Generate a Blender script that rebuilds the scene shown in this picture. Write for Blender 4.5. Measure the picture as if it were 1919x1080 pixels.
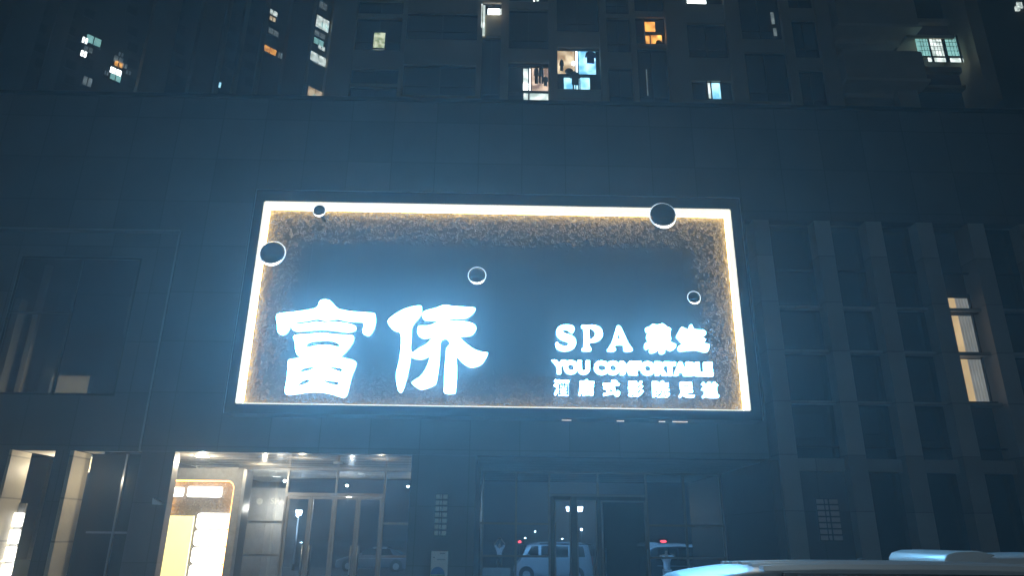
import bpy, bmesh, math, random
from mathutils import Vector, Matrix
from mathutils.geometry import tessellate_polygon
R = math.radians
random.seed(7)
for o in list(bpy.data.objects): bpy.data.objects.remove(o)
S = bpy.context.scene
C = bpy.context.collection

# ------------------------------------------------------------------ camera
FPX, CX, CY, CAMZ = 1317.0, 959.5, 540.0, 2.0
AD = Vector((937 - CX, 1010 - CY, FPX)).normalized()            # facade normal seen by the camera
AU = Vector((45.0, -3690.0, FPX)); AU = (AU - AD * AU.dot(AD)).normalized()   # zenith
AX = AD.cross(AU)
if AX.x < 0: AX = -AX
cam_data = bpy.data.cameras.new('camera'); cam = bpy.data.objects.new('camera', cam_data); C.objects.link(cam)
cam_data.sensor_width = 36; cam_data.lens = FPX / 1919 * 36
cam_data.clip_start = 0.05; cam_data.clip_end = 2000
rt = Vector((AX.x, AD.x, AU.x)); up = -Vector((AX.y, AD.y, AU.y)); bk = -Vector((AX.z, AD.z, AU.z))
cam.matrix_world = Matrix(((rt.x, up.x, bk.x, 0), (rt.y, up.y, bk.y, 0), (rt.z, up.z, bk.z, CAMZ), (0, 0, 0, 1)))
S.camera = cam

def at(px, py, Y):
    """point of the plane y = Y seen at photo pixel (px, py)"""
    d = Vector(((px - CX) / FPX, (py - CY) / FPX, 1))
    w = Vector((d.dot(AX), d.dot(AD), d.dot(AU))); w *= Y / w.y
    return Vector((w.x, Y, w.z + CAMZ))

# ------------------------------------------------------------------ world (night sky)
W = bpy.data.worlds.new('World'); S.world = W; W.use_nodes = True
wn = W.node_tree.nodes; wl = W.node_tree.links
bg = wn['Background']
sky = wn.new('ShaderNodeTexSky'); sky.sky_type = 'NISHITA'; sky.sun_disc = False
sky.sun_elevation = R(-4); sky.sun_rotation = R(200)
hs = wn.new('ShaderNodeMix'); hs.data_type = 'RGBA'; hs.blend_type = 'MIX'
hs.inputs[0].default_value = 0.8
hs.inputs[7].default_value = (0.085, 0.105, 0.10, 1)            # city sky glow
wl.new(sky.outputs[0], hs.inputs[6]); wl.new(hs.outputs[2], bg.inputs[0])
bg.inputs[1].default_value = 0.062
S.view_settings.view_transform = 'Standard'; S.view_settings.look = 'None'
S.view_settings.exposure = 0; S.view_settings.gamma = 1
S.render.engine = 'CYCLES'
S.cycles.max_bounces = 8; S.cycles.volume_bounces = 0; S.cycles.transparent_max_bounces = 16
S.cycles.caustics_reflective = False; S.cycles.caustics_refractive = False
S.cycles.sample_clamp_indirect = 3

# ------------------------------------------------------------------ materials
def new_mat(name):
    m = bpy.data.materials.new(name); m.use_nodes = True
    return m, m.node_tree.nodes, m.node_tree.links, m.node_tree.nodes['Principled BSDF']
def mat(name, col, rough=0.6, metal=0.0, var=0.15, scale=3.0, bump=0.1, spec=0.5):
    m, n, l, b = new_mat(name)
    b.inputs['Roughness'].default_value = rough; b.inputs['Metallic'].default_value = metal
    b.inputs['Specular IOR Level'].default_value = spec
    tc = n.new('ShaderNodeTexCoord'); nz = n.new('ShaderNodeTexNoise'); nz.inputs['Scale'].default_value = scale
    nz.inputs['Detail'].default_value = 6
    l.new(tc.outputs['Object'], nz.inputs['Vector'])
    mx = n.new('ShaderNodeMix'); mx.data_type = 'RGBA'
    mx.inputs[6].default_value = tuple(c * (1 - var) for c in col) + (1,)
    mx.inputs[7].default_value = tuple(min(1, c * (1 + var)) for c in col) + (1,)
    l.new(nz.outputs['Fac'], mx.inputs[0]); l.new(mx.outputs[2], b.inputs['Base Color'])
    if bump:
        bp = n.new('ShaderNodeBump'); bp.inputs['Strength'].default_value = bump; bp.inputs['Distance'].default_value = 0.02
        l.new(nz.outputs['Fac'], bp.inputs['Height']); l.new(bp.outputs[0], b.inputs['Normal'])
    return m
def emit(name, col, strength, sample=True, var=0.0, scale=4.0, dark=None):
    m, n, l, b = new_mat(name)
    b.inputs['Base Color'].default_value = (0.6, 0.6, 0.6, 1)
    b.inputs['Emission Color'].default_value = tuple(col) + (1,)
    b.inputs['Emission Strength'].default_value = strength
    if var or dark:
        tc = n.new('ShaderNodeTexCoord'); nz = n.new('ShaderNodeTexNoise'); nz.inputs['Scale'].default_value = scale
        nz.inputs['Detail'].default_value = 5
        l.new(tc.outputs['Object'], nz.inputs['Vector'])
        rp = n.new('ShaderNodeValToRGB')
        rp.color_ramp.elements[0].position = 0.38; rp.color_ramp.elements[1].position = 0.62
        d = dark or tuple(c * (1 - var) for c in col)
        rp.color_ramp.elements[0].color = tuple(d) + (1,); rp.color_ramp.elements[1].color = tuple(col) + (1,)
        l.new(nz.outputs['Fac'], rp.inputs[0]); l.new(rp.outputs[0], b.inputs['Emission Color'])
    if not sample: m.cycles.emission_sampling = 'NONE'
    return m
def glass(name, tint, refl=0.3, gcol=(0.8, 0.9, 1.0), rough=0.0):
    m, n, l, b = new_mat(name)
    n.remove(b)
    t = n.new('ShaderNodeBsdfTransparent'); t.inputs[0].default_value = tuple(tint) + (1,)
    g = n.new('ShaderNodeBsdfGlossy'); g.inputs[0].default_value = tuple(gcol) + (1,); g.inputs['Roughness'].default_value = rough
    tc = n.new('ShaderNodeTexCoord'); nz = n.new('ShaderNodeTexNoise'); nz.inputs['Scale'].default_value = 0.6
    bp = n.new('ShaderNodeBump'); bp.inputs['Strength'].default_value = 0.02; bp.inputs['Distance'].default_value = 0.01
    l.new(tc.outputs['Object'], nz.inputs['Vector']); l.new(nz.outputs['Fac'], bp.inputs['Height']); l.new(bp.outputs[0], g.inputs['Normal'])
    mx = n.new('ShaderNodeMixShader'); mx.inputs[0].default_value = refl
    l.new(t.outputs[0], mx.inputs[1]); l.new(g.outputs[0], mx.inputs[2]); l.new(mx.outputs[0], n['Material Output'].inputs[0])
    return m
def panel_mat(name, col, bw, bh, ox, oz, rough=0.45, joint=0.012):
    """stone cladding panels: joints every bw x bh metres"""
    m, n, l, b = new_mat(name)
    geo = n.new('ShaderNodeNewGeometry'); sp = n.new('ShaderNodeSeparateXYZ'); l.new(geo.outputs['Position'], sp.inputs[0])
    cb = n.new('ShaderNodeCombineXYZ')
    ax = n.new('ShaderNodeMath'); ax.operation = 'ADD'; ax.inputs[1].default_value = ox
    az = n.new('ShaderNodeMath'); az.operation = 'ADD'; az.inputs[1].default_value = oz
    l.new(sp.outputs[0], ax.inputs[0]); l.new(sp.outputs[2], az.inputs[0]); l.new(ax.outputs[0], cb.inputs[0]); l.new(az.outputs[0], cb.inputs[1])
    br = n.new('ShaderNodeTexBrick'); br.offset = 0; br.inputs['Scale'].default_value = 1
    br.inputs['Brick Width'].default_value = bw; br.inputs['Row Height'].default_value = bh
    br.inputs['Mortar Size'].default_value = joint; br.inputs['Mortar Smooth'].default_value = 0.1
    br.inputs['Color1'].default_value = tuple(c * 0.84 for c in col) + (1,)
    br.inputs['Color2'].default_value = tuple(c * 1.14 for c in col) + (1,)
    br.inputs['Mortar'].default_value = tuple(c * 0.55 for c in col) + (1,)
    l.new(cb.outputs[0], br.inputs['Vector'])
    nz = n.new('ShaderNodeTexNoise'); nz.inputs['Scale'].default_value = 1.3; nz.inputs['Detail'].default_value = 8
    l.new(geo.outputs['Position'], nz.inputs['Vector'])
    mr = n.new('ShaderNodeMapRange'); mr.inputs[3].default_value = 0.75; mr.inputs[4].default_value = 1.2
    l.new(nz.outputs['Fac'], mr.inputs[0])
    mx = n.new('ShaderNodeMix'); mx.data_type = 'RGBA'; mx.blend_type = 'MULTIPLY'; mx.inputs[0].default_value = 1
    l.new(br.outputs['Color'], mx.inputs[6]); l.new(mr.outputs[0], mx.inputs[7]); l.new(mx.outputs[2], b.inputs['Base Color'])
    bp = n.new('ShaderNodeBump'); bp.invert = True; bp.inputs['Strength'].default_value = 0.2; bp.inputs['Distance'].default_value = 0.01
    l.new(br.outputs['Fac'], bp.inputs['Height']); l.new(bp.outputs[0], b.inputs['Normal'])
    b.inputs['Roughness'].default_value = rough
    return m
def bubble_mat(name, col, scale=5.0, edge_fade=None):
    """dark embossed sheet covered with small ring shaped bubbles"""
    m, n, l, b = new_mat(name)
    geo = n.new('ShaderNodeNewGeometry')
    mp = n.new('ShaderNodeMapping'); mp.inputs['Scale'].default_value = (1, 0.0, 1)
    l.new(geo.outputs['Position'], mp.inputs['Vector'])
    hs_ = []
    for sc, rr, w in ((scale, 0.26, 0.07), (scale * 2.3, 0.30, 0.10)):
        v = n.new('ShaderNodeTexVoronoi'); v.inputs['Scale'].default_value = sc; v.inputs['Randomness'].default_value = 0.95
        l.new(mp.outputs[0], v.inputs['Vector'])
        s = n.new('ShaderNodeMath'); s.operation = 'SUBTRACT'; s.inputs[1].default_value = rr; l.new(v.outputs['Distance'], s.inputs[0])
        a = n.new('ShaderNodeMath'); a.operation = 'ABSOLUTE'; l.new(s.outputs[0], a.inputs[0])
        mr = n.new('ShaderNodeMapRange'); mr.inputs[1].default_value = 0.0; mr.inputs[2].default_value = w
        mr.inputs[3].default_value = 1; mr.inputs[4].default_value = 0; l.new(a.outputs[0], mr.inputs[0]); hs_.append(mr)
    mxm = n.new('ShaderNodeMath'); mxm.operation = 'MAXIMUM'; l.new(hs_[0].outputs[0], mxm.inputs[0]); l.new(hs_[1].outputs[0], mxm.inputs[1])
    nz = n.new('ShaderNodeTexNoise'); nz.inputs['Scale'].default_value = 7; nz.inputs['Detail'].default_value = 2; l.new(mp.outputs[0], nz.inputs['Vector'])
    ad = n.new('ShaderNodeMath'); ad.operation = 'ADD'; l.new(mxm.outputs[0], ad.inputs[0]); l.new(nz.outputs['Fac'], ad.inputs[1])
    sx = n.new('ShaderNodeSeparateXYZ'); l.new(geo.outputs['Position'], sx.inputs[0])
    def mth(op, a, b_=None):
        q = n.new('ShaderNodeMath'); q.operation = op
        for i_, v_ in enumerate((a, b_)):
            if v_ is None: continue
            if isinstance(v_, (int, float)): q.inputs[i_].default_value = v_
            else: l.new(v_, q.inputs[i_])
        return q.outputs[0]
    if edge_fade:  # relief and ring tone fade inward, imitating the reach of the edge light
        cx_, cz_, hx_, hz_, wd_ = edge_fade
        dx_ = mth('SUBTRACT', hx_, mth('ABSOLUTE', mth('SUBTRACT', sx.outputs[0], cx_)))
        dz_ = mth('SUBTRACT', hz_, mth('ABSOLUTE', mth('SUBTRACT', sx.outputs[2], cz_)))
        dd = mth('ADD', mth('MINIMUM', dx_, dz_), mth('MULTIPLY', mth('SUBTRACT', nz.outputs['Fac'], 0.5), 0.9))
        mk_ = n.new('ShaderNodeMapRange'); mk_.inputs[1].default_value = wd_ * 0.45; mk_.inputs[2].default_value = wd_ * 1.3
        mk_.inputs[3].default_value = 1; mk_.inputs[4].default_value = 0.0; l.new(dd, mk_.inputs[0])
        rel = mth('MULTIPLY', ad.outputs[0], mk_.outputs[0]); colf = mth('MULTIPLY', mxm.outputs[0], mk_.outputs[0])
        ad = type('o', (), {'outputs': [rel]})(); mxm = type('o', (), {'outputs': [colf]})()
    bp = n.new('ShaderNodeBump'); bp.inputs['Strength'].default_value = 1.0; bp.inputs['Distance'].default_value = 0.055
    l.new(ad.outputs[0], bp.inputs['Height']); l.new(bp.outputs[0], b.inputs['Normal'])
    mx = n.new('ShaderNodeMix'); mx.data_type = 'RGBA'
    mx.inputs[6].default_value = tuple(col) + (1,); mx.inputs[7].default_value = tuple(min(1, c * 2.2) for c in col) + (1,)
    l.new(mxm.outputs[0], mx.inputs[0]); l.new(mx.outputs[2], b.inputs['Base Color'])
    b.inputs['Roughness'].default_value = 0.42
    return m

M = {
 'clad': panel_mat('slate_cladding', (0.10, 0.104, 0.108), 1.26, 1.36, 0.8 + 12.6, 0.0, 0.42),
 'pier': panel_mat('beige_stone_pier', (0.30, 0.285, 0.26), 8.0, 1.36, 40.0, 0.0, 0.5),
 'cream': panel_mat('cream_stone', (0.62, 0.56, 0.44), 8.0, 1.0, 40.0, 0.2, 0.5, 0.02),
 'dark': mat('dark_metal', (0.035, 0.037, 0.042), 0.35, 0.6, 0.2, 5, 0.03),
 'signframe': mat('black_sign_frame', (0.03, 0.032, 0.036), 0.45, 0.3, 0.2, 4, 0.02),
 'mull': mat('bronze_mullion', (0.26, 0.26, 0.27), 0.4, 0.5, 0.2, 6, 0.02),
 'steel': mat('brushed_steel', (0.55, 0.56, 0.58), 0.3, 0.9, 0.1, 9, 0.02),
 'soffit': mat('soffit_strip_panel', (0.55, 0.52, 0.47), 0.16, 0.35, 0.12, 2.0, 0.12),
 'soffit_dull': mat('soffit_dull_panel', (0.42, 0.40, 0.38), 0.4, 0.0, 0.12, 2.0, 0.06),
 'ceil': mat('plaster_ceiling', (0.62, 0.60, 0.55), 0.8, 0, 0.08, 2, 0.02),
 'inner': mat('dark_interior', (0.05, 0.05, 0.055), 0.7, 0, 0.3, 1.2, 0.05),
 'stone': mat('grey_interior_stone', (0.30, 0.30, 0.29), 0.6, 0, 0.35, 7, 0.1),
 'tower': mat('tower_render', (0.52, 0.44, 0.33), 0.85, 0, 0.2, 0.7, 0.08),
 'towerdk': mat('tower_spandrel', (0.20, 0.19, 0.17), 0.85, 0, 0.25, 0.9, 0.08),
 'balc': mat('beige_balcony_wall', (0.66, 0.58, 0.45), 0.85, 0, 0.15, 2, 0.05),
 'slab': mat('pale_balcony_slab', (0.80, 0.72, 0.58), 0.85, 0, 0.15, 2, 0.05),  # paled colour stands in for light reaching the slabs from below
 'towerred': mat('tower_red_tile', (0.16, 0.075, 0.07), 0.8, 0, 0.2, 2, 0.08),
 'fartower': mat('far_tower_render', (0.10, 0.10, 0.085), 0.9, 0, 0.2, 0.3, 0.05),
 'asphalt': mat('asphalt', (0.05, 0.05, 0.052), 0.85, 0, 0.3, 14, 0.3),
 'paving': panel_mat('grey_paving', (0.22, 0.22, 0.21), 0.6, 50, 0.1, 30, 0.7, 0.01),
 'kerb': mat('granite_kerb', (0.35, 0.34, 0.33), 0.7, 0, 0.25, 20, 0.2),
 'paint': mat('road_paint', (0.75, 0.75, 0.72), 0.7, 0, 0.15, 12, 0.1),
 'conc': mat('concrete', (0.32, 0.31, 0.29), 0.85, 0, 0.2, 5, 0.2),
 'chrome': mat('black_glossy_dome', (0.05, 0.055, 0.06), 0.06, 0.9, 0.1, 3, 0),
 'glass': glass('tinted_storefront_glass', (0.50, 0.54, 0.58), 0.60, (0.75, 0.85, 1.0)),
 'sideglass': glass('clear_side_glass', (0.85, 0.88, 0.9), 0.22, (0.75, 0.85, 1.0)),
 'doorglass': glass('dark_door_glass', (0.08, 0.10, 0.13), 0.05, (0.6, 0.8, 1.0)),
 'wglass': glass('curtain_wall_glass', (0.35, 0.40, 0.45), 0.10, (0.7, 0.85, 1.0)),
 'tglass': mat('tower_dark_pane', (0.02, 0.026, 0.032), 0.12, 0.0, 0.3, 1, 0.0),
 'tframe': mat('tower_window_frame', (0.03, 0.03, 0.03), 0.5, 0.2, 0.1, 4, 0),
 'letter': emit('lit_sign_letter', (0.165, 0.56, 1.0), 57.0),
 'letter_side': emit('letter_side', (0.20, 0.55, 1.0), 5.0),
 'led': emit('warm_led_diffuser', (1.0, 0.93, 0.76), 1.1),
 'ledhot': emit('warm_led_strip', (1.0, 0.64, 0.22), 34.0),
 'ledw': emit('warm_white_led', (1.0, 0.88, 0.66), 7),
 'ring': emit('lit_bubble_ring', (0.75, 0.88, 1.0), 1.1),
 'leak': emit('faint_leak_light', (1.0, 0.8, 0.7), 0.8),
 'orange': emit('amber_led_edge', (1.0, 0.45, 0.07), 6.0),
 'white': emit('lit_white_box', (1.0, 0.97, 0.90), 3.0),
 'yellow': emit('lit_yellow_panel', (1.0, 0.88, 0.34), 1.35, True, 0.06, 0.8),
 'cardsilver': mat('silver_car_paint', (0.50, 0.52, 0.55), 0.3, 0.3, 0.04, 2, 0),
 'cardark': mat('dark_blue_car_paint', (0.03, 0.035, 0.05), 0.15, 0.3, 0.1, 2, 0),
 'carwhite': mat('white_car_paint', (0.80, 0.80, 0.80), 0.2, 0.0, 0.03, 2, 0),
 'cargrey': mat('grey_car_paint', (0.28, 0.29, 0.31), 0.2, 0.4, 0.05, 2, 0),
 'carglass': mat('car_window_glass', (0.012, 0.014, 0.018), 0.05, 0.0, 0.1, 2, 0, 1.0),
 'rubber': mat('tyre_rubber', (0.02, 0.02, 0.02), 0.8, 0, 0.2, 20, 0.1),
 'tail': mat('red_tail_lens', (0.4, 0.02, 0.02), 0.2, 0, 0.1, 5, 0),
 'head': mat('clear_lamp_lens', (0.7, 0.72, 0.75), 0.1, 0.2, 0.1, 5, 0),
 'redlit': emit('red_signal_light', (1.0, 0.05, 0.06), 9.0),
 'lamp': emit('street_lamp_light', (0.78, 0.93, 1.0), 30.0),
 'pole': mat('painted_lamp_pole', (0.50, 0.52, 0.55), 0.4, 0.3, 0.1, 5, 0.02),
 'skin': mat('skin', (0.55, 0.36, 0.27), 0.55, 0, 0.08, 8, 0.02),
 'hair': mat('black_hair', (0.015, 0.013, 0.012), 0.5, 0, 0.3, 30, 0.2),
 'shirt': mat('white_shirt', (0.92, 0.90, 0.93), 0.85, 0, 0.08, 9, 0.2),
 'trous': mat('dark_trousers', (0.04, 0.04, 0.05), 0.85, 0, 0.2, 9, 0.2),
 'light_tr': mat('pale_trousers', (0.65, 0.65, 0.66), 0.85, 0, 0.1, 9, 0.2),
 'phone': mat('phone_body', (0.05, 0.05, 0.06), 0.2, 0.2, 0.1, 5, 0),
 'cloth_d': mat('dark_laundry', (0.05, 0.06, 0.09), 0.9, 0, 0.2, 6, 0.2),
 'cloth_b': mat('blue_laundry', (0.05, 0.12, 0.55), 0.9, 0, 0.2, 6, 0.2),
 'cloth_g': mat('grey_laundry', (0.35, 0.36, 0.38), 0.9, 0, 0.2, 6, 0.2),
 'ventpale': mat('pale_vent_tile', (0.80, 0.80, 0.72), 0.5, 0, 0.2, 4, 0.05),
 'ventrose': mat('rosy_vent_tile', (0.55, 0.40, 0.36), 0.5, 0, 0.2, 4, 0.05),
 'poster': mat('poster_paper', (0.82, 0.86, 0.86), 0.5, 0, 0.04, 3, 0),
 'posterblue': mat('poster_blue_print', (0.05, 0.20, 0.50), 0.5, 0, 0.35, 9, 0),
 'postergreen': mat('poster_green_print', (0.20, 0.36, 0.28), 0.5, 0, 0.5, 12, 0),
 'ink': mat('poster_ink', (0.12, 0.20, 0.26), 0.6, 0, 0.1, 3, 0),
 'bubbles': bubble_mat('embossed_bubble_panel', (0.034, 0.032, 0.030), 7.5, (-0.2, 7.845, 6.37, 2.755, 0.75)),
 'bubbles2': bubble_mat('embossed_bubble_panel_small', (0.22, 0.20, 0.17), 6.5),
 'plaster_lit': mat('pale_room_wall', (0.62, 0.55, 0.40), 0.9, 0, 0.15, 1.2, 0.05),
}
LITW = {
 'cool': emit('lit_room_cool', (0.45, 0.85, 1.0), 2.29, False, 0.5, 2.5, (0.10, 0.35, 0.55)),
 'cream': emit('lit_room_cream', (1.0, 0.80, 0.50), 1.27, False, 0.4, 2.0, (0.38, 0.24, 0.12)),
 'pink': emit('lit_room_pinkish', (1.0, 0.72, 0.52), 1.16, False, 0.4, 2.5, (0.25, 0.16, 0.12)),
 'orange': emit('lit_room_orange', (1.0, 0.45, 0.08), 1.91, False, 0.5, 3.0, (0.30, 0.10, 0.02)),
 'pale': emit('lit_room_pale', (0.85, 0.95, 0.90), 1.91, False, 0.4, 3.0, (0.30, 0.38, 0.35)),
 'teal': emit('lit_room_teal', (0.25, 0.55, 0.52), 1.53, False, 0.3, 2.0),
 'dim': emit('lit_room_dim', (0.30, 0.36, 0.36), 0.77, False, 0.7, 2.0, (0.05, 0.07, 0.08)),
 'green': emit('lit_curtain_green', (0.78, 0.85, 0.60), 1.16, False, 0.6, 7.0, (0.18, 0.24, 0.10)),
 'bright': emit('lit_room_bright', (0.92, 1.0, 1.0), 6.63, False),
 'beige': emit('lit_curtain_beige', (0.72, 0.50, 0.24), 1.06, False, 0.25, 1.5),
 'beigedk': emit('lit_curtain_fold', (0.24, 0.24, 0.22), 0.77, False, 0.3, 2),
}

# ------------------------------------------------------------------ mesh helpers
class MB:
    def __init__(s): s.v = []; s.f = []
    def add(s, vs, fs):
        k = len(s.v); s.v += [Vector(p) for p in vs]; s.f += [tuple(i + k for i in f) for f in fs]; return s
    def box(s, x0, x1, y0, y1, z0, z1):
        x0, x1 = sorted((x0, x1)); y0, y1 = sorted((y0, y1)); z0, z1 = sorted((z0, z1))
        return s.add([(x0, y0, z0), (x1, y0, z0), (x1, y1, z0), (x0, y1, z0), (x0, y0, z1), (x1, y0, z1), (x1, y1, z1), (x0, y1, z1)],
                     [(0, 3, 2, 1), (4, 5, 6, 7), (0, 1, 5, 4), (1, 2, 6, 5), (2, 3, 7, 6), (3, 0, 4, 7)])
    def tube(s, a, b, r0, r1=None, n=12):
        a = Vector(a); b = Vector(b); r1 = r0 if r1 is None else r1
        d = (b - a).normalized(); u = d.orthogonal().normalized(); w = d.cross(u)
        vs = []
        for p, r in ((a, r0), (b, r1)):
            for i in range(n):
                t = 2 * math.pi * i / n; vs.append(p + (u * math.cos(t) + w * math.sin(t)) * r)
        fs = [(i, (i + 1) % n, n + (i + 1) % n, n + i) for i in range(n)] + [tuple(range(n))[::-1], tuple(range(n, 2 * n))]
        return s.add(vs, fs)
    def torus(s, c, R_, r, n=32, m=8):                       # axis along y
        vs = []; fs = []
        for i in range(n):
            t = 2 * math.pi * i / n
            for j in range(m):
                p = 2 * math.pi * j / m
                vs.append((c[0] + (R_ + r * math.cos(p)) * math.cos(t), c[1] + r * math.sin(p), c[2] + (R_ + r * math.cos(p)) * math.sin(t)))
        for i in range(n):
            for j in range(m):
                fs.append((i * m + j, ((i + 1) % n) * m + j, ((i + 1) % n) * m + (j + 1) % m, i * m + (j + 1) % m))
        return s.add(vs, fs)
    def ball(s, c, rx, ry, rz, n=20, m=12):
        vs = []; fs = []
        for j in range(m + 1):
            p = math.pi * j / m
            for i in range(n):
                t = 2 * math.pi * i / n
                vs.append((c[0] + rx * math.sin(p) * math.cos(t), c[1] + ry * math.sin(p) * math.sin(t), c[2] + rz * math.cos(p)))
        for j in range(m):
            for i in range(n):
                fs.append((j * n + i, j * n + (i + 1) % n, (j + 1) * n + (i + 1) % n, (j + 1) * n + i))
        return s.add(vs, fs)
    def prism(s, outline, holes, y0, y1):
        """outline / holes: lists of (x, z); extruded from y0 (front) to y1 (back)"""
        loops = [[Vector((x, 0, z)) for x, z in outline]] + [[Vector((x, 0, z)) for x, z in h] for h in holes]
        tris = tessellate_polygon(loops)
        pts = [p for lp in loops for p in lp]; n = len(pts); k = len(s.v)
        s.v += [Vector((p.x, y0, p.z)) for p in pts] + [Vector((p.x, y1, p.z)) for p in pts]
        for t in tris: s.f.append(tuple(i + k for i in t)); s.f.append(tuple(i + n + k for i in t[::-1]))
        o = 0
        for lp in loops:
            q = len(lp)
            for i in range(q): s.f.append((k + o + i, k + o + (i + 1) % q, k + n + o + (i + 1) % q, k + n + o + i))
            o += q
        return s
    def build(s, name, m, parent=None, smooth=False, origin=None, bevel=0.0):
        o_ = Vector(origin) if origin is not None else (Vector(parent['_w']) if parent is not None else Vector((0, 0, 0)))
        me = bpy.data.meshes.new(name)
        me.from_pydata([v - o_ for v in s.v], [], s.f); me.validate(); 
        bm = bmesh.new(); bm.from_mesh(me); bmesh.ops.recalc_face_normals(bm, faces=bm.faces)
        if bevel:
            ed = [e for e in bm.edges if len(e.link_faces) == 2 and e.calc_face_angle(0) > 0.6]
            bmesh.ops.bevel(bm, geom=ed, offset=bevel, segments=2, affect='EDGES', profile=0.6)
        bm.to_mesh(me); bm.free()
        if smooth: me.polygons.foreach_set('use_smooth', [True] * len(me.polygons))
        me.materials.append(m)
        o = bpy.data.objects.new(name, me); C.objects.link(o)
        if parent is not None:
            o.parent = parent; o['_w'] = parent['_w']
            if parent.type == 'EMPTY': pass
        else: o.location = o_
        if parent is None: o['_w'] = list(o_)
        return o
def thing(name, label, cat, loc=(0, 0, 0), group=None, kind=None):
    o = bpy.data.objects.new(name, None); C.objects.link(o); o.location = loc; o['_w'] = list(loc)
    o.empty_display_size = 0.3; o['label'] = label; o['category'] = cat
    if group: o['group'] = group
    if kind: o['kind'] = kind
    return o
def tag(o, label, cat, group=None, kind=None):
    o['label'] = label; o['category'] = cat
    if group: o['group'] = group
    if kind: o['kind'] = kind
    return o
def struct(o, label, cat):
    o['kind'] = 'structure'; o['label'] = label; o['category'] = cat; return o
def copy_tree(o, parent=None):
    c = o.copy(); C.objects.link(c); c.parent = parent
    for ch in list(o.children): copy_tree(ch, c)
    return c
def smooth_loop(pts, k=3):
    n = len(pts); out = []
    for i in range(n):
        p0, p1, p2, p3 = (Vector(pts[(i + j - 1) % n]) for j in range(4))
        for q in range(k):
            t = q / k
            out.append(0.5 * ((2 * p1) + (p2 - p0) * t + (2 * p0 - 5 * p1 + 4 * p2 - p3) * t * t + (3 * p1 - p0 - 3 * p2 + p3) * t ** 3))
    return out
def rrect(x0, x1, z0, z1, r, n=6, corners=(1, 1, 1, 1)):
    out = []
    for (cx, cz, a, on) in ((x1, z1, 0, corners[0]), (x0, z1, 90, corners[1]), (x0, z0, 180, corners[2]), (x1, z0, 270, corners[3])):
        if not on: out.append((cx, cz)); continue
        ox = cx - r if cx == x1 else cx + r; oz = cz - r if cz == z1 else cz + r
        for i in range(n + 1):
            t = R(a + 90 * i / n); out.append((ox + r * math.cos(t), oz + r * math.sin(t)))
    return out
def text_mesh(body, size, offset, depth, name, m, parent, x, y, z, width=None, slant=0.0, spacing=1.0):
    cu = bpy.data.curves.new(name, 'FONT'); cu.body = body; cu.size = size; cu.offset = offset; cu.extrude = depth / 2
    cu.space_character = spacing; cu.resolution_u = 3
    ob = bpy.data.objects.new('tmp_text', cu); C.objects.link(ob)
    dg = bpy.context.evaluated_depsgraph_get(); me = bpy.data.meshes.new_from_object(ob.evaluated_get(dg))
    bpy.data.objects.remove(ob)
    xs = [v.co.x for v in me.vertices]; ys = [v.co.y for v in me.vertices]
    if not xs: return None
    sx = (width / (max(xs) - min(xs))) if width else 1.0
    base = Vector(parent['_w'])
    for v in me.vertices:
        lx = (v.co.x - min(xs)) * sx; lz = v.co.y - min(ys); ly = v.co.z
        v.co = Vector((x + lx + slant * lz, y - ly, z + lz)) - base
    me.materials.clear(); me.materials.append(m)
    o = bpy.data.objects.new(name, me); C.objects.link(o); o.parent = parent; o['_w'] = parent['_w']
    return o

FY = 18.0            # facade plane
GY = 22.2            # recessed storefront glass
SZ = 3.95            # soffit height
TOP = 14.3           # parapet

# ------------------------------------------------------------------ ground
struct(MB().add([(-400, -400, 0), (400, -400, 0), (400, 400, 0), (-400, 400, 0)], [(0, 1, 2, 3)]).build('ground', M['asphalt']), 'dark asphalt ground running under the whole street', 'ground')
struct(MB().box(-60, 60, 13.2, 17.99, 0.004, 0.13).build('pavement', M['paving'], origin=(0, 15, 0)), 'grey paved forecourt in front of the dark building', 'pavement')
struct(MB().box(-60, 60, 13.04, 13.196, 0.004, 0.14).build('kerb', M['kerb'], origin=(0, 13, 0)), 'granite kerb along the forecourt edge', 'kerb')
mk = MB()
for i in range(-5, 9): mk.box(-0.2 + i * 5.4, -0.1 + i * 5.4, 7.6, 12.9, 0.004, 0.008)
mk.box(-28, 44, -6.1, -6.0, 0.004, 0.008)
struct(mk.build('road_markings', M['paint']), 'white painted parking bay lines', 'road marking')

# ------------------------------------------------------------------ podium building
pod = thing('commercial_building', 'dark slate clad commercial building carrying the big lit sign', 'building', (0, FY, 0))
w = MB()
w.box(-24, 26, FY, FY + 0.3, 10.6, TOP)
w.box(-24, 6.78, FY, FY + 0.3, 9.95, 10.6)
w.box(-9.0, 6.78, FY, FY + 0.3, SZ, 9.95)
w.box(-24, -14.6, FY, FY + 0.3, SZ, 9.95)
# recessed surround of the upper left window
w.box(-14.6, -9.0, FY + 0.16, FY + 0.3, 9.2, 9.95); w.box(-14.6, -9.0, FY + 0.16, FY + 0.3, SZ, 5.35)
w.box(-14.6, -13.3, FY + 0.16, FY + 0.3, 5.35, 9.2); w.box(-10.0, -9.0, FY + 0.16, FY + 0.3, 5.35, 9.2)
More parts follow.
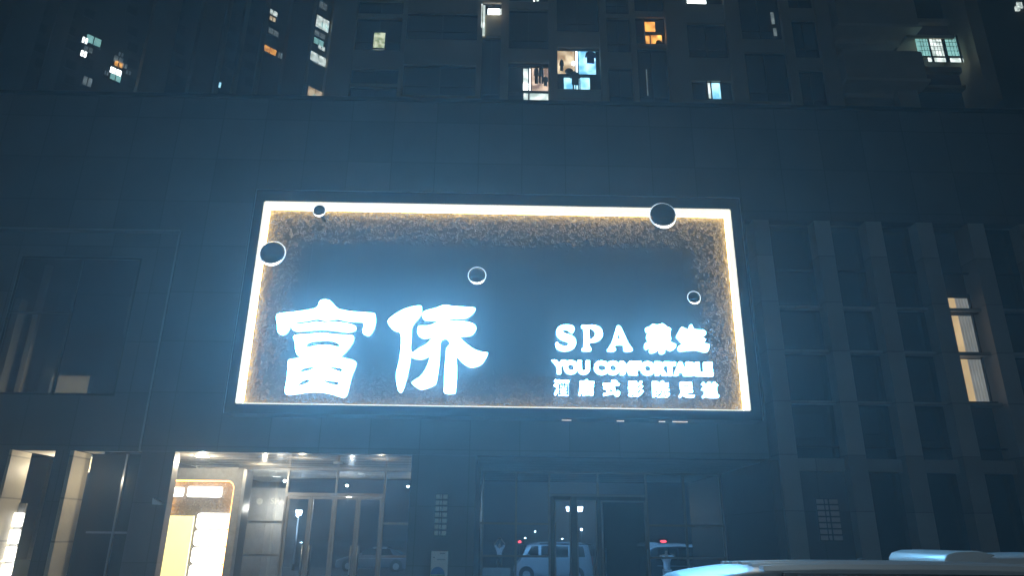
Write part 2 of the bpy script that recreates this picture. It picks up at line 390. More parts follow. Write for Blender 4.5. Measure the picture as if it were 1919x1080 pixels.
# ground level piers
w.box(-8.95, -8.12, FY, FY + 0.3, 0, SZ - 0.003); w.box(-9.42, -9.3, FY + 0.85, GY, 0, SZ - 0.003)
w.box(-24, -12.22, FY, FY + 0.78, 0, SZ - 0.003)
w.box(-11.08, -10.72, FY, FY + 0.78, 0, SZ - 0.003)
w.box(-2.23, -0.62, FY, GY, 0, SZ - 0.003)
w.box(6.78, 7.0, FY + 0.12, GY, 0, SZ - 0.003); w.box(7.0, 8.74, FY + 0.3, FY + 0.5, 0, 3.7)
w.build('wall', M['clad'], pod)
MB().box(-24.1, 26.1, FY - 0.06, FY + 0.5, TOP, TOP + 0.12).build('parapet_coping', M['dark'], pod)
b = MB(); b.box(-24, 26, FY + 0.5, 26, TOP - 0.6, TOP - 0.4); b.box(-24, -23.7, FY + 0.3, 26, 0, TOP - 0.61); b.box(25.7, 26, FY + 0.3, 26, 0, TOP - 0.61)
b.build('roof', M['conc'], pod)
tr = MB(); tr.box(-9.03, -8.98, FY - 0.03, FY + 0.158, SZ, 9.95); tr.box(-14.6, -9.03, FY - 0.02, FY + 0.158, 9.93, 9.97)
tr.build('corner_trim', M['mull'], pod)
# pale sides and ceiling of the two lit openings at the far left
cr = MB()
cr.box(-12.22, -12.15, FY + 0.01, FY + 0.78, 0, SZ - 0.006)
cr.box(-10.72, -10.62, FY + 0.01, FY + 0.78, 0, SZ - 0.006)
cr.build('pier_lining', M['cream'], pod)
MB().box(-12.14, -11.09, FY + 0.31, FY + 2.6, SZ + 0.003, SZ + 0.06).box(-10.6, -10.35, FY + 0.31, FY + 0.9, SZ + 0.003, SZ + 0.06).build('soffit', M['ceil'], pod)
MB().box(-12.14, -11.09, FY + 2.2, FY + 2.45, SZ - 0.35, SZ).build('beam', M['cream'], pod)
MB().box(-12.6, -11.09, FY + 2.46, FY + 2.5, 0, SZ + 0.3).box(-10.6, -8.96, FY + 0.82, FY + 0.84, 0, SZ).build('glazing', M['tglass'], pod)
g = MB(); g.box(-10.34, -8.96, FY + 0.74, FY + 0.81, 2.0, 2.05); g.box(-9.7, -9.65, FY + 0.74, FY + 0.81, 0, SZ - 0.006); g.build('glazing_bar', M['mull'], pod)
# bay ceilings
so = MB()
for i in range(11):
    y0 = FY + 0.31 + i * 0.36; so.box(-9.29, -2.24, y0, y0 + 0.335, SZ + 0.01 + 0.004 * (i % 2), SZ + 0.05)
so.build('soffit', M['soffit'], pod)
so = MB()
for i in range(11):
    y0 = FY + 0.31 + i * 0.36; so.box(-0.61, 6.77, y0, y0 + 0.335, SZ + 0.01 + 0.004 * (i % 2), SZ + 0.05)
so.build('soffit', M['soffit_dull'], pod)
MB().box(-9.29, 7.0, GY + 0.1, 28.4, SZ + 0.02, SZ + 0.08).build('ceiling', M['ceil'], pod)
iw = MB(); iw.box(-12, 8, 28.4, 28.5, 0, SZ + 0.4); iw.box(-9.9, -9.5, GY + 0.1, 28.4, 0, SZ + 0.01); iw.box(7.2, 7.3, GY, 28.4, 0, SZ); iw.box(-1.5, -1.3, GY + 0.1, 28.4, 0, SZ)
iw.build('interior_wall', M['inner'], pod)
MB().box(-8.3, 7.1, FY + 0.4, 28.3, 0.004, 0.15).build('floor', M['paving'], pod)
# bulkhead inside the left lobby and the grey feature wall behind the side panel
MB().box(-6.3, -2.4, 25.6, 25.9, 3.0, SZ + 0.0).build('bulkhead', M['inner'], pod)
fw = MB().box(-8.3, -6.5, 23.6, 23.7, 0.15, 3.45).build('feature_wall', M['stone'], pod)
text_mesh('SPA', 0.26, 0.004, 0.01, 'lettering', M['ceil'], pod, -7.35, 23.58, 2.95, spacing=1.1)
MB().tube((-7.7, 23.57, 3.03), (-7.7, 23.59, 3.03), 0.1, n=20).build('emblem', M['ceil'], pod)

# storefront frames -----------------------------------------------------
def storefront(vs, hs, z0, z1, th=0.06, m='mull'):
    q = MB()
    for x in vs: q.box(x - th / 2, x + th / 2, GY - 0.06, GY + 0.06, z0, z1)
    for (xa, xb, z) in hs: q.box(xa, xb, GY - 0.045, GY + 0.045, z - th / 2, z + th / 2)
    return q
zt = SZ
storefront([-6.46, -3.52, -4.98], [(-8.0, -2.3, zt - 0.03)], 3.2, zt).build('window_frame', M['mull'], pod)
storefront([-7.75, -6.46], [(-7.72, -6.49, 2.38), (-7.72, -6.49, 1.46)], 0.15, 3.2).build('window_frame', M['mull'], pod)
storefront([-3.52, -2.36], [(-3.49, -2.39, 2.38), (-3.49, -2.39, 1.46)], 0.15, 3.2).build('window_frame', M['mull'], pod)
storefront([-0.53, 0.47, 1.47], [(-0.6, 1.44, 2.42), (-0.6, 1.44, 1.51), (-0.6, 6.9, zt - 0.03)], 0.15, zt).build('window_frame', M['mull'], pod)
storefront([4.42, 5.57, 6.7], [(4.45, 6.67, 2.42), (4.45, 6.67, 1.51)], 0.15, zt).build('window_frame', M['mull'], pod)
storefront([2.95], [(1.5, 4.39, 3.26)], 3.26, zt).build('window_frame', M['mull'], pod)
def pane(x0, x1, z0, z1, m='glass', name='window_pane', par=None, y=GY):
    return MB().box(x0, x1, y - 0.006, y + 0.006, z0, z1).build(name, M[m], par or pod)
pane(-9.2, -6.46, 0.15, zt - 0.06, 'sideglass'); pane(-6.43, -3.55, 3.2, zt - 0.06); pane(-3.49, -2.26, 0.15, zt - 0.06)
pane(-0.6, 0.44, 0.15, zt - 0.06); pane(0.5, 1.44, 0.15, zt - 0.06); pane(1.5, 4.39, 3.3, zt - 0.06)
pane(4.45, 5.54, 0.15, zt - 0.06); pane(5.6, 6.67, 0.15, zt - 0.06); pane(6.73, 6.99, 0.15, zt - 0.06)
def door_leaf(x0, x1, gm='glass', st=0.07, z1=3.12, handle=None):
    q = MB(); q.box(x0, x0 + st, GY - 0.04, GY + 0.04, 0.16, z1); q.box(x1 - st, x1, GY - 0.04, GY + 0.04, 0.16, z1)
    q.box(x0 + st, x1 - st, GY - 0.04, GY + 0.04, z1 - st, z1); q.box(x0 + st, x1 - st, GY - 0.04, GY + 0.04, 0.16, 0.3)
    d = q.build('door', M['mull'], pod)
    MB().box(x0 + st, x1 - st, GY - 0.006, GY + 0.006, 0.3, z1 - st).build('door_pane', M[gm], d)
    if handle is not None:
        h = MB(); h.tube((handle, GY - 0.12, 0.95), (handle, GY - 0.12, 1.75), 0.018)
        for z in (1.05, 1.65): h.tube((handle, GY - 0.12, z), (handle, GY - 0.03, z), 0.01)
        h.build('handle', M['steel'], d, True)
    return d
MB().box(-6.49, -3.49, GY - 0.08, GY + 0.08, 3.13, 3.23).build('door_frame', M['mull'], pod)
xs = [-6.42, -5.70, -4.99, -4.28, -3.56]
for i in range(4): door_leaf(xs[i] + 0.005, xs[i + 1] - 0.005, handle=(xs[i + 1] - 0.1 if i % 2 == 0 else xs[i] + 0.1))
q = MB(); q.box(1.5, 1.62, GY - 0.07, GY + 0.07, 0.15, 3.2); q.box(2.12, 2.29, GY - 0.10, GY + 0.07, 0.15, 3.2); q.box(2.9, 3.02, GY - 0.07, GY + 0.07, 0.15, 3.2)
q.build('door_frame', M['dark'], pod)
door_leaf(1.63, 2.11, 'glass', 0.04); door_leaf(2.30, 2.89, 'glass', 0.03, handle=2.84)
door_leaf(3.03, 4.38, 'doorglass', 0.05, handle=3.12)
MB().tube((4.36, GY - 0.14, 0.95), (4.36, GY - 0.14, 1.75), 0.018).build('handle', M['steel'], pod, True)

# bay ceiling downlights, and bare point lights added to brighten the bays
def disc(x, y, z, r, name, m, parent): return MB().tube((x, y, z), (x, y, z + 0.02), r, n=24).build(name, m, parent)
def light(kind, loc, energy, col, size=0.3, rot=None, spot=None, blend=0.6):
    d = bpy.data.lights.new('lamp_light', kind); d.energy = energy; d.color = col
    if kind in ('POINT', 'SPOT'): d.shadow_soft_size = 0.03
    if kind == 'AREA': d.size = size
    if spot: d.spot_size = R(spot); d.spot_blend = blend
    o = bpy.data.objects.new('lamp_light', d); C.objects.link(o); o.location = loc
    if rot: o.rotation_euler = rot
    return o
WARM = (1.0, 0.86, 0.62)
def downlight(x, y, e=0, m='ledw', r=0.11, parent=None):
    disc(x, y, SZ - 0.012, r + 0.025, 'downlight', M['steel'], parent or pod)
    disc(x, y, SZ - 0.018, r, 'downlight_lens', M[m], parent or pod)
    if e: l_ = light('POINT', (x, y, SZ - 0.15), e, WARM, 0.1); return l_

dl = []
dl.append(downlight(-7.85, FY + 1.0, 120, r=0.17)); dl.append(light('POINT', (-6.9, FY + 3.1, SZ - 0.3), 45, WARM, 0.3)); downlight(-4.6, FY + 2.4, 0, 'steel')  # the bare point light is an added soffit fill without a fixture
dl.append(light('POINT', (-5.3, FY + 1.2, SZ - 0.3), 24, WARM, 0.3)); dl.append(light('POINT', (-3.2, FY + 1.2, SZ - 0.3), 12, WARM, 0.3))  # added soffit fills, no fixtures
dl.append(light('POINT', (-11.55, FY + 1.5, SZ - 0.35), 70, WARM, 0.2))
dl.append(light('POINT', (-9.9, FY + 0.35, 3.3), 14, WARM, 0.15)); dl.append(light('POINT', (-11.7, FY + 0.9, 1.2), 60, WARM, 0.2))  # bare fills added for the pale pier sides
dl.append(light('POINT', (-5.0, 24.2, 3.0), 420, (1.0, 0.97, 0.9), 0.3)); dl.append(light('POINT', (-7.0, 22.9, 2.8), 110, (1, 0.9, 0.75), 0.3))  # the feature wall light is an added fill without a fixture
for x, y in ((-6.6, 24.0), (-5.4, 23.6), (-3.5, 24.6), (-4.2, 25.0)):
    MB().tube((x, y, SZ - 0.16), (x, y, SZ + 0.02), 0.02).tube((x, y, SZ - 0.2), (x, y, SZ - 0.14), 0.16, 0.05, 16).build('pendant', M['dark'], pod)

# upper left window with a dim room behind it
wf = MB(); wf.box(-13.3, -13.24, FY + 0.18, FY + 0.26, 5.35, 9.2); wf.box(-10.06, -10.0, FY + 0.18, FY + 0.26, 5.35, 9.2)
wf.box(-13.24, -10.06, FY + 0.18, FY + 0.26, 5.35, 5.41); wf.box(-13.24, -10.06, FY + 0.18, FY + 0.26, 9.14, 9.2)
wf.box(-11.66, -11.6, FY + 0.18, FY + 0.26, 5.41, 9.14); wf.box(-13.24, -11.66, FY + 0.18, FY + 0.26, 7.55, 7.6)
wfo = wf.build('window', M['dark'], pod)
MB().box(-13.24, -11.66, FY + 0.215, FY + 0.225, 5.41, 9.14).box(-11.6, -10.06, FY + 0.215, FY + 0.225, 5.41, 9.14).build('pane', M['wglass'], wfo)
rm = MB(); rm.box(-14.9, -9.3, 22.5, 22.6, 4.2, 9.6); rm.box(-14.9, -9.3, FY + 0.31, 22.5, 9.5, 9.6); rm.box(-14.9, -9.3, FY + 0.31, 22.5, 4.9, 5.0)
rm.box(-15.0, -14.9, FY + 0.31, 22.5, 5.0, 9.5); rm.box(-9.3, -9.2, FY + 0.31, 22.5, 5.0, 9.5)
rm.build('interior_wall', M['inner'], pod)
for bx_ in ((-14.0, -13.75, 19.2, 19.5, 5.0, 8.3), (-11.35, -10.7, 20.4, 20.7, 7.6, 9.5), (-12.9, -11.8, 20.0, 20.2, 5.0, 6.25), (-10.95, -10.45, 20.0, 20.2, 5.0, 6.35), (-13.6, -13.45, 19.6, 19.75, 5.0, 9.5)):
    MB().box(*bx_).build('interior_column', M['plaster_lit'], pod)

dl.append(light('POINT', (-12.2, 18.9, 6.0), 80, (1, 0.74, 0.5), 0.2))

# right hand section: stone piers with recessed glazing
px0 = [7.0, 8.74, 10.2, 11.66, 13.13, 14.6, 16.07, 17.54, 19.0]
for i, x in enumerate(px0):
    MB().box(x, x + 0.46, FY - 0.02, FY + 0.62, 0, 10.598).build('pier', M['pier'], pod)
sp = MB(); 
for i in range(len(px0) - 1):
    xa, xb = px0[i] + 0.46, px0[i + 1]
    for z0, z1 in ((3.7, 4.02), (5.42, 5.5), (6.78, 6.88), (8.04, 8.12)): MB().box(xa, xb, FY + 0.2, FY + 0.5, z0, z1).build('spandrel', M['pier'], pod)
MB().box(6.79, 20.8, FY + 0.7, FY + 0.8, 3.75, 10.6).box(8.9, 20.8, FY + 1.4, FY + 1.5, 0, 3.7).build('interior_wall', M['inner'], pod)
MB().box(19.46, 26, FY, FY + 0.3, 0, 10.6).build('wall', M['clad'], pod)
for i in range(len(px0) - 1):
    xa, xb = px0[i] + 0.46, px0[i + 1]
    wd = MB().box(xa, xa + 0.04, FY + 0.36, FY + 0.42, 0, 10.59)
    for z in (0.9, 4.3, 9.2):
        if not (i == 0 and z < 1): wd.box(xa + 0.04, xb, FY + 0.36, FY + 0.42, z, z + 0.05)
    wd = wd.build('window_frame', M['dark'], pod)
    if i != 3: MB().box(xa, xb, FY + 0.39, FY + 0.40, 4.02, 10.6).build('pane', M['wglass'], wd)
    if i > 0: MB().box(xa, xb, FY + 0.39, FY + 0.40, 0, 3.7).build('pane', M['wglass'], wd)
# the lit window with curtains
LY = FY + 0.45
xa, xb = px0[3] + 0.46, px0[4]
zz = [(5.56, 6.74), (6.92, 7.98), (8.14, 8.5)]
lw = MB(); 
for z in (5.52, 6.83, 8.06): lw.box(xa, xb, FY + 0.33, FY + 0.43, z - 0.045, z + 0.045)
lw.box(xb - 0.16, xb - 0.13, FY + 0.35, FY + 0.43, 5.5, 8.6)
lwf = lw.build('window', M['tframe'], pod)
for (z0, z1) in zz:
    MB().box(xa, xa + 0.50, LY, LY + 0.02, z0, z1).build('curtain', LITW['beige'], lwf)
    n = 12; vs = []; 
    c = MB()
    for k in range(5): c.tube((xa + 0.56 + k * 0.085, LY + 0.03, z0), (xa + 0.53 + k * 0.085, LY + 0.03, z1), 0.045, 0.04, 8)
    c.build('curtain', LITW['beigedk'], lwf)
# small pale room furniture glimpsed in neighbouring upper windows
for (i, z0, z1) in ((0, 4.6, 5.2), (1, 4.7, 5.35), (2, 4.55, 5.3)):
    MB().box(px0[i] + 0.65, px0[i + 1] - 0.25, FY + 0.55, FY + 0.68, z0, z1).build('blind', M['stone'], pod)

# ------------------------------------------------------------------ billboard
sg = thing('illuminated_sign', 'huge black framed billboard with glowing white Chinese characters and warm lit edge', 'sign', (0, FY, 4.8))
SF = 17.4
ox0, ox1, oz0, oz1 = -6.83, 6.46, 4.83, 10.96
ix0, ix1, iz0, iz1 = -6.57, 6.17, 5.09, 10.60
fr = MB()
fr.box(ox0, ix0 - 0.03, SF, FY - 0.005, oz0, oz1); fr.box(ix1 + 0.03, ox1, SF, FY - 0.005, oz0, oz1)
fr.box(ix0 - 0.03, ix1 + 0.03, SF, FY - 0.005, iz1 + 0.03, oz1); fr.box(ix0 - 0.03, ix1 + 0.03, SF, FY - 0.005, oz0, iz0 - 0.03)
fr.build('frame', M['signframe'], sg)
tm = MB(); t_ = 0.015
tm.box(ox0 - t_, ox1 + t_, SF - 0.02, SF + 0.02, oz1, oz1 + t_); tm.box(ox0 - t_, ox0, SF - 0.02, SF + 0.02, oz0, oz1); tm.box(ox1, ox1 + t_, SF - 0.02, SF + 0.02, oz0, oz1)
tm.build('edge_trim', M['steel'], sg)
ld = MB(); e_ = 0.028
for (ya_, yb_, nm_, mm_) in ((SF + 0.01, 17.818, 'led_diffuser', 'led'), (17.82, 17.90, 'led_strip', 'ledhot')):  # inner return faces emit in place of being lit by the strip
    ld = MB()
    ld.box(ix0 - e_, ix0, ya_, yb_, iz0, iz1); ld.box(ix1, ix1 + e_, ya_, yb_, iz0, iz1)
    ld.box(ix0, ix1, ya_, yb_, iz1, iz1 + e_); ld.box(ix0, ix1, ya_, yb_, iz0 - e_, iz0)
    ld.build(nm_, M[mm_], sg)
MB().box(ix0 - 0.02, ix1 + 0.02, 17.93, 17.97, iz0 - 0.02, iz1 + 0.02).build('back_panel', M['bubbles'], sg)
for k in range(1, 10):
    x_ = ix0 + k * 1.274; MB().box(x_ - 0.006, x_ + 0.006, 17.922, 17.929, iz0, iz1).build('panel_seam', M['dark'], sg)
LYF = 17.62
def traced(loop, org, sc, k=3): return [(p.x, p.z) for p in (at(org[0] + q[0] / sc, org[1] + q[1] / sc, LYF) for q in smooth_loop(loop, k))]
def glyph(name, polys, org, sc, k=3, depth=0.12):
    mb = MB()
    polys = [(o_, [[(x, cyy + (y - cyy) * 1.55) for x, y in h for cyy in [sum(q[1] for q in h) / len(h)]] for h in hs_]) for o_, hs_ in polys]
    for out, holes in polys: mb.prism(traced(out, org, sc, k), [traced(h, org, sc, k) for h in holes], LYF, LYF + depth)
    return mb.build(name, M['letter'], sg)
O1, S1 = (500, 540), 4.361
glyph('sign_character', [
 ([(85,215),(200,198),(330,180),(410,158),(435,105),(480,95),(520,108),(575,165),(620,180),(720,195),(860,205),(885,225),(883,300),(850,370),(815,385),(783,360),(795,295),(775,275),(660,268),(580,250),(530,255),(470,262),(410,248),(320,264),(240,275),(195,298),(165,355),(125,380),(92,360),(85,290)], []),
 ([(205,306),(240,297),(330,289),(410,276),(470,284),(560,277),(660,291),(715,308),(728,330),(705,350),(650,358),(560,346),(440,336),(350,343),(250,350),(212,340)], []),
 ([(217,404),(240,384),(350,376),(450,368),(570,380),(690,388),(708,400),(700,440),(650,510),(600,563),(640,575),(720,600),(722,640),(690,720),(665,820),(645,880),(610,892),(540,870),(450,852),(380,848),(300,855),(200,868),(155,865),(150,820),(165,740),(172,640),(180,590),(240,577),(272,565),(250,545),(235,510),(230,440)],
  [[(318,465),(340,448),(430,438),(530,440),(592,458),(585,474),(500,464),(400,467),(330,478)], [(268,668),(310,653),(385,650),(362,667),(290,678)], [(490,650),(560,650),(615,659),(610,677),(560,668)], [(242,787),(280,763),(330,753),(355,765),(320,780),(265,790)], [(460,758),(500,760),(585,768),(580,786),(500,777)]]),
], O1, S1)
glyph('sign_character', [
 ([(990,270),(1020,235),(1090,190),(1160,160),(1250,145),(1265,170),(1255,220),(1215,270),(1185,320),(1180,400),(1180,525),(1250,490),(1310,455),(1350,405),(1280,410),(1240,385),(1235,345),(1245,310),(1320,308),(1380,285),(1415,262),(1300,262),(1275,240),(1272,210),(1300,185),(1380,165),(1450,140),(1530,150),(1620,155),(1695,162),(1698,185),(1660,225),(1610,245),(1500,248),(1500,270),(1600,272),(1680,290),(1708,320),(1700,355),(1660,388),(1580,395),(1610,440),(1690,500),(1760,525),(1802,530),(1795,560),(1760,615),(1710,640),(1660,645),(1600,610),(1550,560),(1552,640),(1550,760),(1540,845),(1530,860),(1455,858),(1450,800),(1455,650),(1465,560),(1468,500),(1498,455),(1480,425),(1455,410),(1425,430),(1415,480),(1410,600),(1390,740),(1370,790),(1270,828),(1225,810),(1188,780),(1200,760),(1260,720),(1310,640),(1330,560),(1270,580),(1210,575),(1175,560),(1170,600),(1150,700),(1120,810),(1095,852),(1075,835),(1060,760),(1060,690),(1085,580),(1098,450),(1090,365),(1040,345),(1005,310)], []),
], O1, S1)
O2, S2 = (1000, 580), 5.05
glyph('sign_letter', [([(368,222),(382,200),(378,165),(345,148),(290,148),(240,165),(218,205),(225,250),(265,285),(320,305),(335,330),(310,348),(270,345),(240,330),(222,310),(208,330),(222,370),(265,390),(320,392),(375,370),(400,325),(390,275),(350,245),(290,225),(270,205),(285,190),(320,190),(345,210)], [])], O2, S2)
glyph('sign_letter', [([(455,155),(500,152),(580,152),(630,175),(652,220),(640,275),(590,305),(535,312),(528,345),(545,375),(535,392),(465,392),(458,375),(475,350),(475,190),(458,175)], [[(528,200),(560,200),(585,220),(580,245),(555,262),(528,262)]])], O2, S2)
glyph('sign_letter', [([(790,160),(815,160),(840,200),(895,320),(935,375),(925,395),(865,395),(855,370),(850,335),(775,335),(768,365),(775,380),(765,395),(708,395),(700,380),(735,330),(770,230)], [[(790,272),(806,238),(824,272)]])], O2, S2, 2)
glyph('sign_character', [([(1060,180),(1100,165),(1130,140),(1170,150),(1220,135),(1260,165),(1300,185),(1290,230),(1300,280),(1290,310),(1345,330),(1335,370),(1300,390),(1265,375),(1245,365),(1240,410),(1215,422),(1190,405),(1185,370),(1160,400),(1120,412),(1095,395),(1105,360),(1065,380),(1050,345),(1065,318),(1110,310),(1080,290),(1070,250),(1085,225),(1065,205)],
  [[(1120,205),(1240,203),(1240,211),(1120,213)], [(1135,250),(1230,248),(1230,256),(1135,258)], [(1150,290),(1215,288),(1215,295),(1150,297)]])], O2, S2, 2)
glyph('sign_character', [([(1355,255),(1375,215),(1400,170),(1430,180),(1465,195),(1480,150),(1500,150),(1520,190),(1600,195),(1628,215),(1622,245),(1590,258),(1628,285),(1615,305),(1570,315),(1655,330),(1662,355),(1645,400),(1610,400),(1550,385),(1480,385),(1390,395),(1368,370),(1380,345),(1440,330),(1400,310),(1380,285)],
  [[(1430,250),(1478,247),(1478,255),(1430,258)], [(1512,246),(1575,246),(1575,254),(1512,254)], [(1420,318),(1540,315),(1540,323),(1420,326)]])], O2, S2, 2)
a_ = at(1034, 701, LYF); b_ = at(1337, 703, LYF)
text_mesh('YOU COMFORTABLE', 0.44, 0.028, 0.12, 'sign_lettering', M['letter'], sg, a_.x, LYF + 0.06, a_.z, width=b_.x - a_.x)
for ch, pxl, pxr in zip('酒店式影院足道', (1038, 1084, 1131, 1178, 1224, 1273, 1317), (1067, 1114, 1162, 1207, 1255, 1302, 1348)):
    y_ = 741 + (pxl - 1038) * 0.018
    a_ = at(pxl, y_, LYF); b_ = at(pxr, y_, LYF)
    text_mesh(ch, 0.42, 0.012, 0.12, 'sign_character', M['letter'], sg, a_.x, LYF + 0.06, a_.z, width=b_.x - a_.x)
for (px, py, r, yy) in ((598.5, 395, 11.5, 17.32), (511, 475, 24, 17.32), (894, 516.5, 16.5, 17.6), (1242, 404, 25, 17.32), (1300.5, 558, 12, 17.6)):
    c_ = at(px, py, yy); rr = (at(px + r, py, yy).x - c_.x)
    bb = MB().ball(c_, rr * 0.97, rr * 0.55, rr * 0.97, 32, 16).build('bubble', M['chrome'], sg, True)
    MB().torus(c_, rr * 0.97, rr * 0.03 + 0.012, 40, 8).build('ring', M['ring'], bb, True)  # ring emission stands in for the halo of LEDs behind
    MB().tube((c_.x, c_.y, c_.z), (c_.x, 17.93, c_.z), rr * 0.3).build('stem', M['dark'], bb)
    # glowing arc added under each bubble for its white halo
    ar = MB()
    for k in range(10):
        t0, t1 = R(230 + k * 9), R(230 + (k + 1) * 9)
        q0 = c_ + Vector((math.cos(t0), -0.1, math.sin(t0))) * rr * 1.0; q1 = c_ + Vector((math.cos(t1), -0.1, math.sin(t1))) * rr * 1.0
        ar.tube(q0, q1, 0.012 + 0.02 * math.sin(math.pi * k / 10) * (rr / 0.3), None, 8)
    ar.build('lamp', M['white'], bb)
for px, wd_ in ((1062, 9), (1163, 7), (1241, 6), (1275, 14)):
    a_ = at(px - wd_, 788, 17.7); b_ = at(px + wd_, 788, 17.7)
    MB().box(a_.x, b_.x, 17.72, 17.76, oz0 - 0.02, oz0 + 0.001).build('leak_light', M['leak'], sg)

# ------------------------------------------------------------------ lit kiosk sign at the entrance
KY = 20.5
ks = thing('backlit_entrance_sign', 'tall amber edged light box sign with yellow panel at the left entrance', 'sign', (-7.6, KY, 0.13))
p_ = at(456, 890, KY); kx1 = p_.x; kz1 = at(430, 879, KY).z; kx0 = -9.9
kx0 = -9.28
hx1 = at(438, 920, KY).x; hz1 = at(400, 901, KY).z
outer = [(kx0, 0.16), (kx1, 0.16), (kx1, kz1), (kx0, kz1)]
hole = rrect(kx0 + 0.001 - 0.4 + 0.43, hx1, 0.4, hz1, 0.22, 8, (1, 0, 0, 1))
MB().prism(outer, [hole], KY, KY + 0.26).build('frame', M['stone'], ks)
MB().box(kx0, kx1 - 0.01, KY + 0.262, KY + 0.85, 0.16, kz1).build('casing', M['dark'], ks)
h2 = [(x, z) for x, z in hole]; 
inn = rrect(kx0 + 0.05, hx1 - 0.025, 0.425, hz1 - 0.025, 0.2, 8, (1, 0, 0, 1))
MB().prism(hole, [inn], KY + 0.03, KY + 0.2).build('led_edge', M['orange'], ks)
MB().prism([(x, z) for x, z in hole], [], KY + 0.215, KY + 0.24).build('back_panel', M['bubbles2'], ks)
ya = at(300, 967, KY + 0.1); yb = at(364, 967, KY + 0.1)
MB().box(kx0 + 0.06, yb.x, KY + 0.08, KY + 0.16, 0.45, ya.z).build('yellow_panel', M['yellow'], ks)
def lozenge(px0_, px1_, py0_, py1_, r=0.06, rough=False):
    A = at(px0_, py1_, KY + 0.1); B = at(px1_, py0_, KY + 0.1)
    MB().prism(rrect(max(A.x, kx0 + 0.06), B.x, A.z, B.z, r, 5), [], KY + 0.08, KY + 0.18).build('lit_panel', M['white'], ks)
lozenge(296, 344, 914, 931, 0.05); lozenge(350, 416, 913, 932, 0.05)
xl = at(369, 975, KY + 0.1).x; xr = at(430, 975, KY + 0.1).x
for k in range(8):
    z1 = at(400, 962.5, KY + 0.1).z - k * 0.445; z0 = z1 - 0.415
    if z0 > 0.45: MB().prism(rrect(xl, xr, z0, z1, 0.09, 5), [], KY + 0.08, KY + 0.18).build('lit_panel', M['white'], ks)
# second light box in the far left opening
lb = thing('stacked_light_box', 'white lit stacked light box in the opening at the far left', 'sign', (-12.1, FY + 0.7, 0.13))
for k in range(5):
    z1 = at(30, 962, FY + 0.7).z - k * 0.40
    MB().prism(rrect(-12.14, -11.93, z1 - 0.33, z1, 0.03, 4), [], FY + 0.62, FY + 0.72).build('lit_panel', M['white'], lb)
MB().box(-12.14, -11.97, FY + 0.73, FY + 0.8, 0.14, 2.7).build('backing', M['stone'], lb)

# ------------------------------------------------------------------ small things on the facade
def vent(px0_, px1_, py0_, py1_, Y, key, label):
    A = at(px0_, py1_, Y); B = at(px1_, py0_, Y)
    t = thing('wall_vent', label, 'wall vent', ((A.x + B.x) / 2, Y, A.z), 'gridded wall vents')
    MB().box(A.x, B.x, Y - 0.03, Y - 0.004, A.z, B.z).build('frame', M['dark'], t)
    q = MB(); wd = B.x - A.x; hh = (B.z - A.z) / 7
    for k in range(7):
        for (f0, f1) in ((0.03, 0.34), (0.40, 0.52), (0.60, 0.97)): q.box(A.x + f0 * wd, A.x + f1 * wd, Y - 0.045, Y - 0.031, A.z + hh * k + 0.02, A.z + hh * (k + 1) - 0.015)
    q.build('grille', M[key], t)
vent(813, 840, 927, 1006, FY, 'ventpale', 'pale grid vent on the dark pier between the entrances')
vent(1537, 1569, 936, 1015, FY + 0.3, 'ventrose', 'dull rosy grid vent on the right hand ground floor wall')
A = at(806, 1090, FY); B = at(840, 1034, FY)
po = thing('wall_poster', 'pale poster with a blue dome picture below the pale grid vent', 'poster', ((A.x + B.x) / 2, FY, A.z))
MB().box(A.x, B.x, FY - 0.02, FY - 0.004, A.z, B.z).build('board', M['poster'], po)
dm = []
cx_, cz_, rx_, rz_ = A.x + 0.17, B.z - 0.52, 0.165, 0.17
for i in range(17): t = math.pi * i / 16; dm.append((cx_ + rx_ * math.cos(t), cz_ + rz_ * math.sin(t)))
MB().prism(dm, [], FY - 0.024, FY - 0.021).build('picture', M['posterblue'], po)
MB().box(A.x + 0.005, A.x + 0.34, FY - 0.024, FY - 0.021, cz_ - 0.12, cz_ - 0.004).build('picture', M['postergreen'], po)
q = MB()
for (x0_, x1_, z_) in ((0.14, 0.34, 0.2), (0.05, 0.09, 0.15), (0.2, 0.33, 0.06)): q.box(A.x + x0_, A.x + x1_, FY - 0.024, FY - 0.021, B.z - z_, B.z - z_ + 0.018)
q.build('print', M['ink'], po)
c_ = at(299, 942, FY)
scn = thing('security_camera', 'small pale wedge shaped camera on the dark pier left of the entrance', 'camera', (c_.x, FY, c_.z))
MB().prism([(c_.x - 0.11, c_.z + 0.09), (c_.x - 0.07, c_.z + 0.07), (c_.x + 0.13, c_.z - 0.04), (c_.x + 0.12, c_.z - 0.07), (c_.x - 0.1, c_.z - 0.06)], [], FY - 0.16, FY - 0.05).build('housing', M['pole'], scn)
MB().box(c_.x - 0.03, c_.x + 0.03, FY - 0.05, FY - 0.003, c_.z - 0.04, c_.z + 0.04).build('bracket', M['dark'], scn)

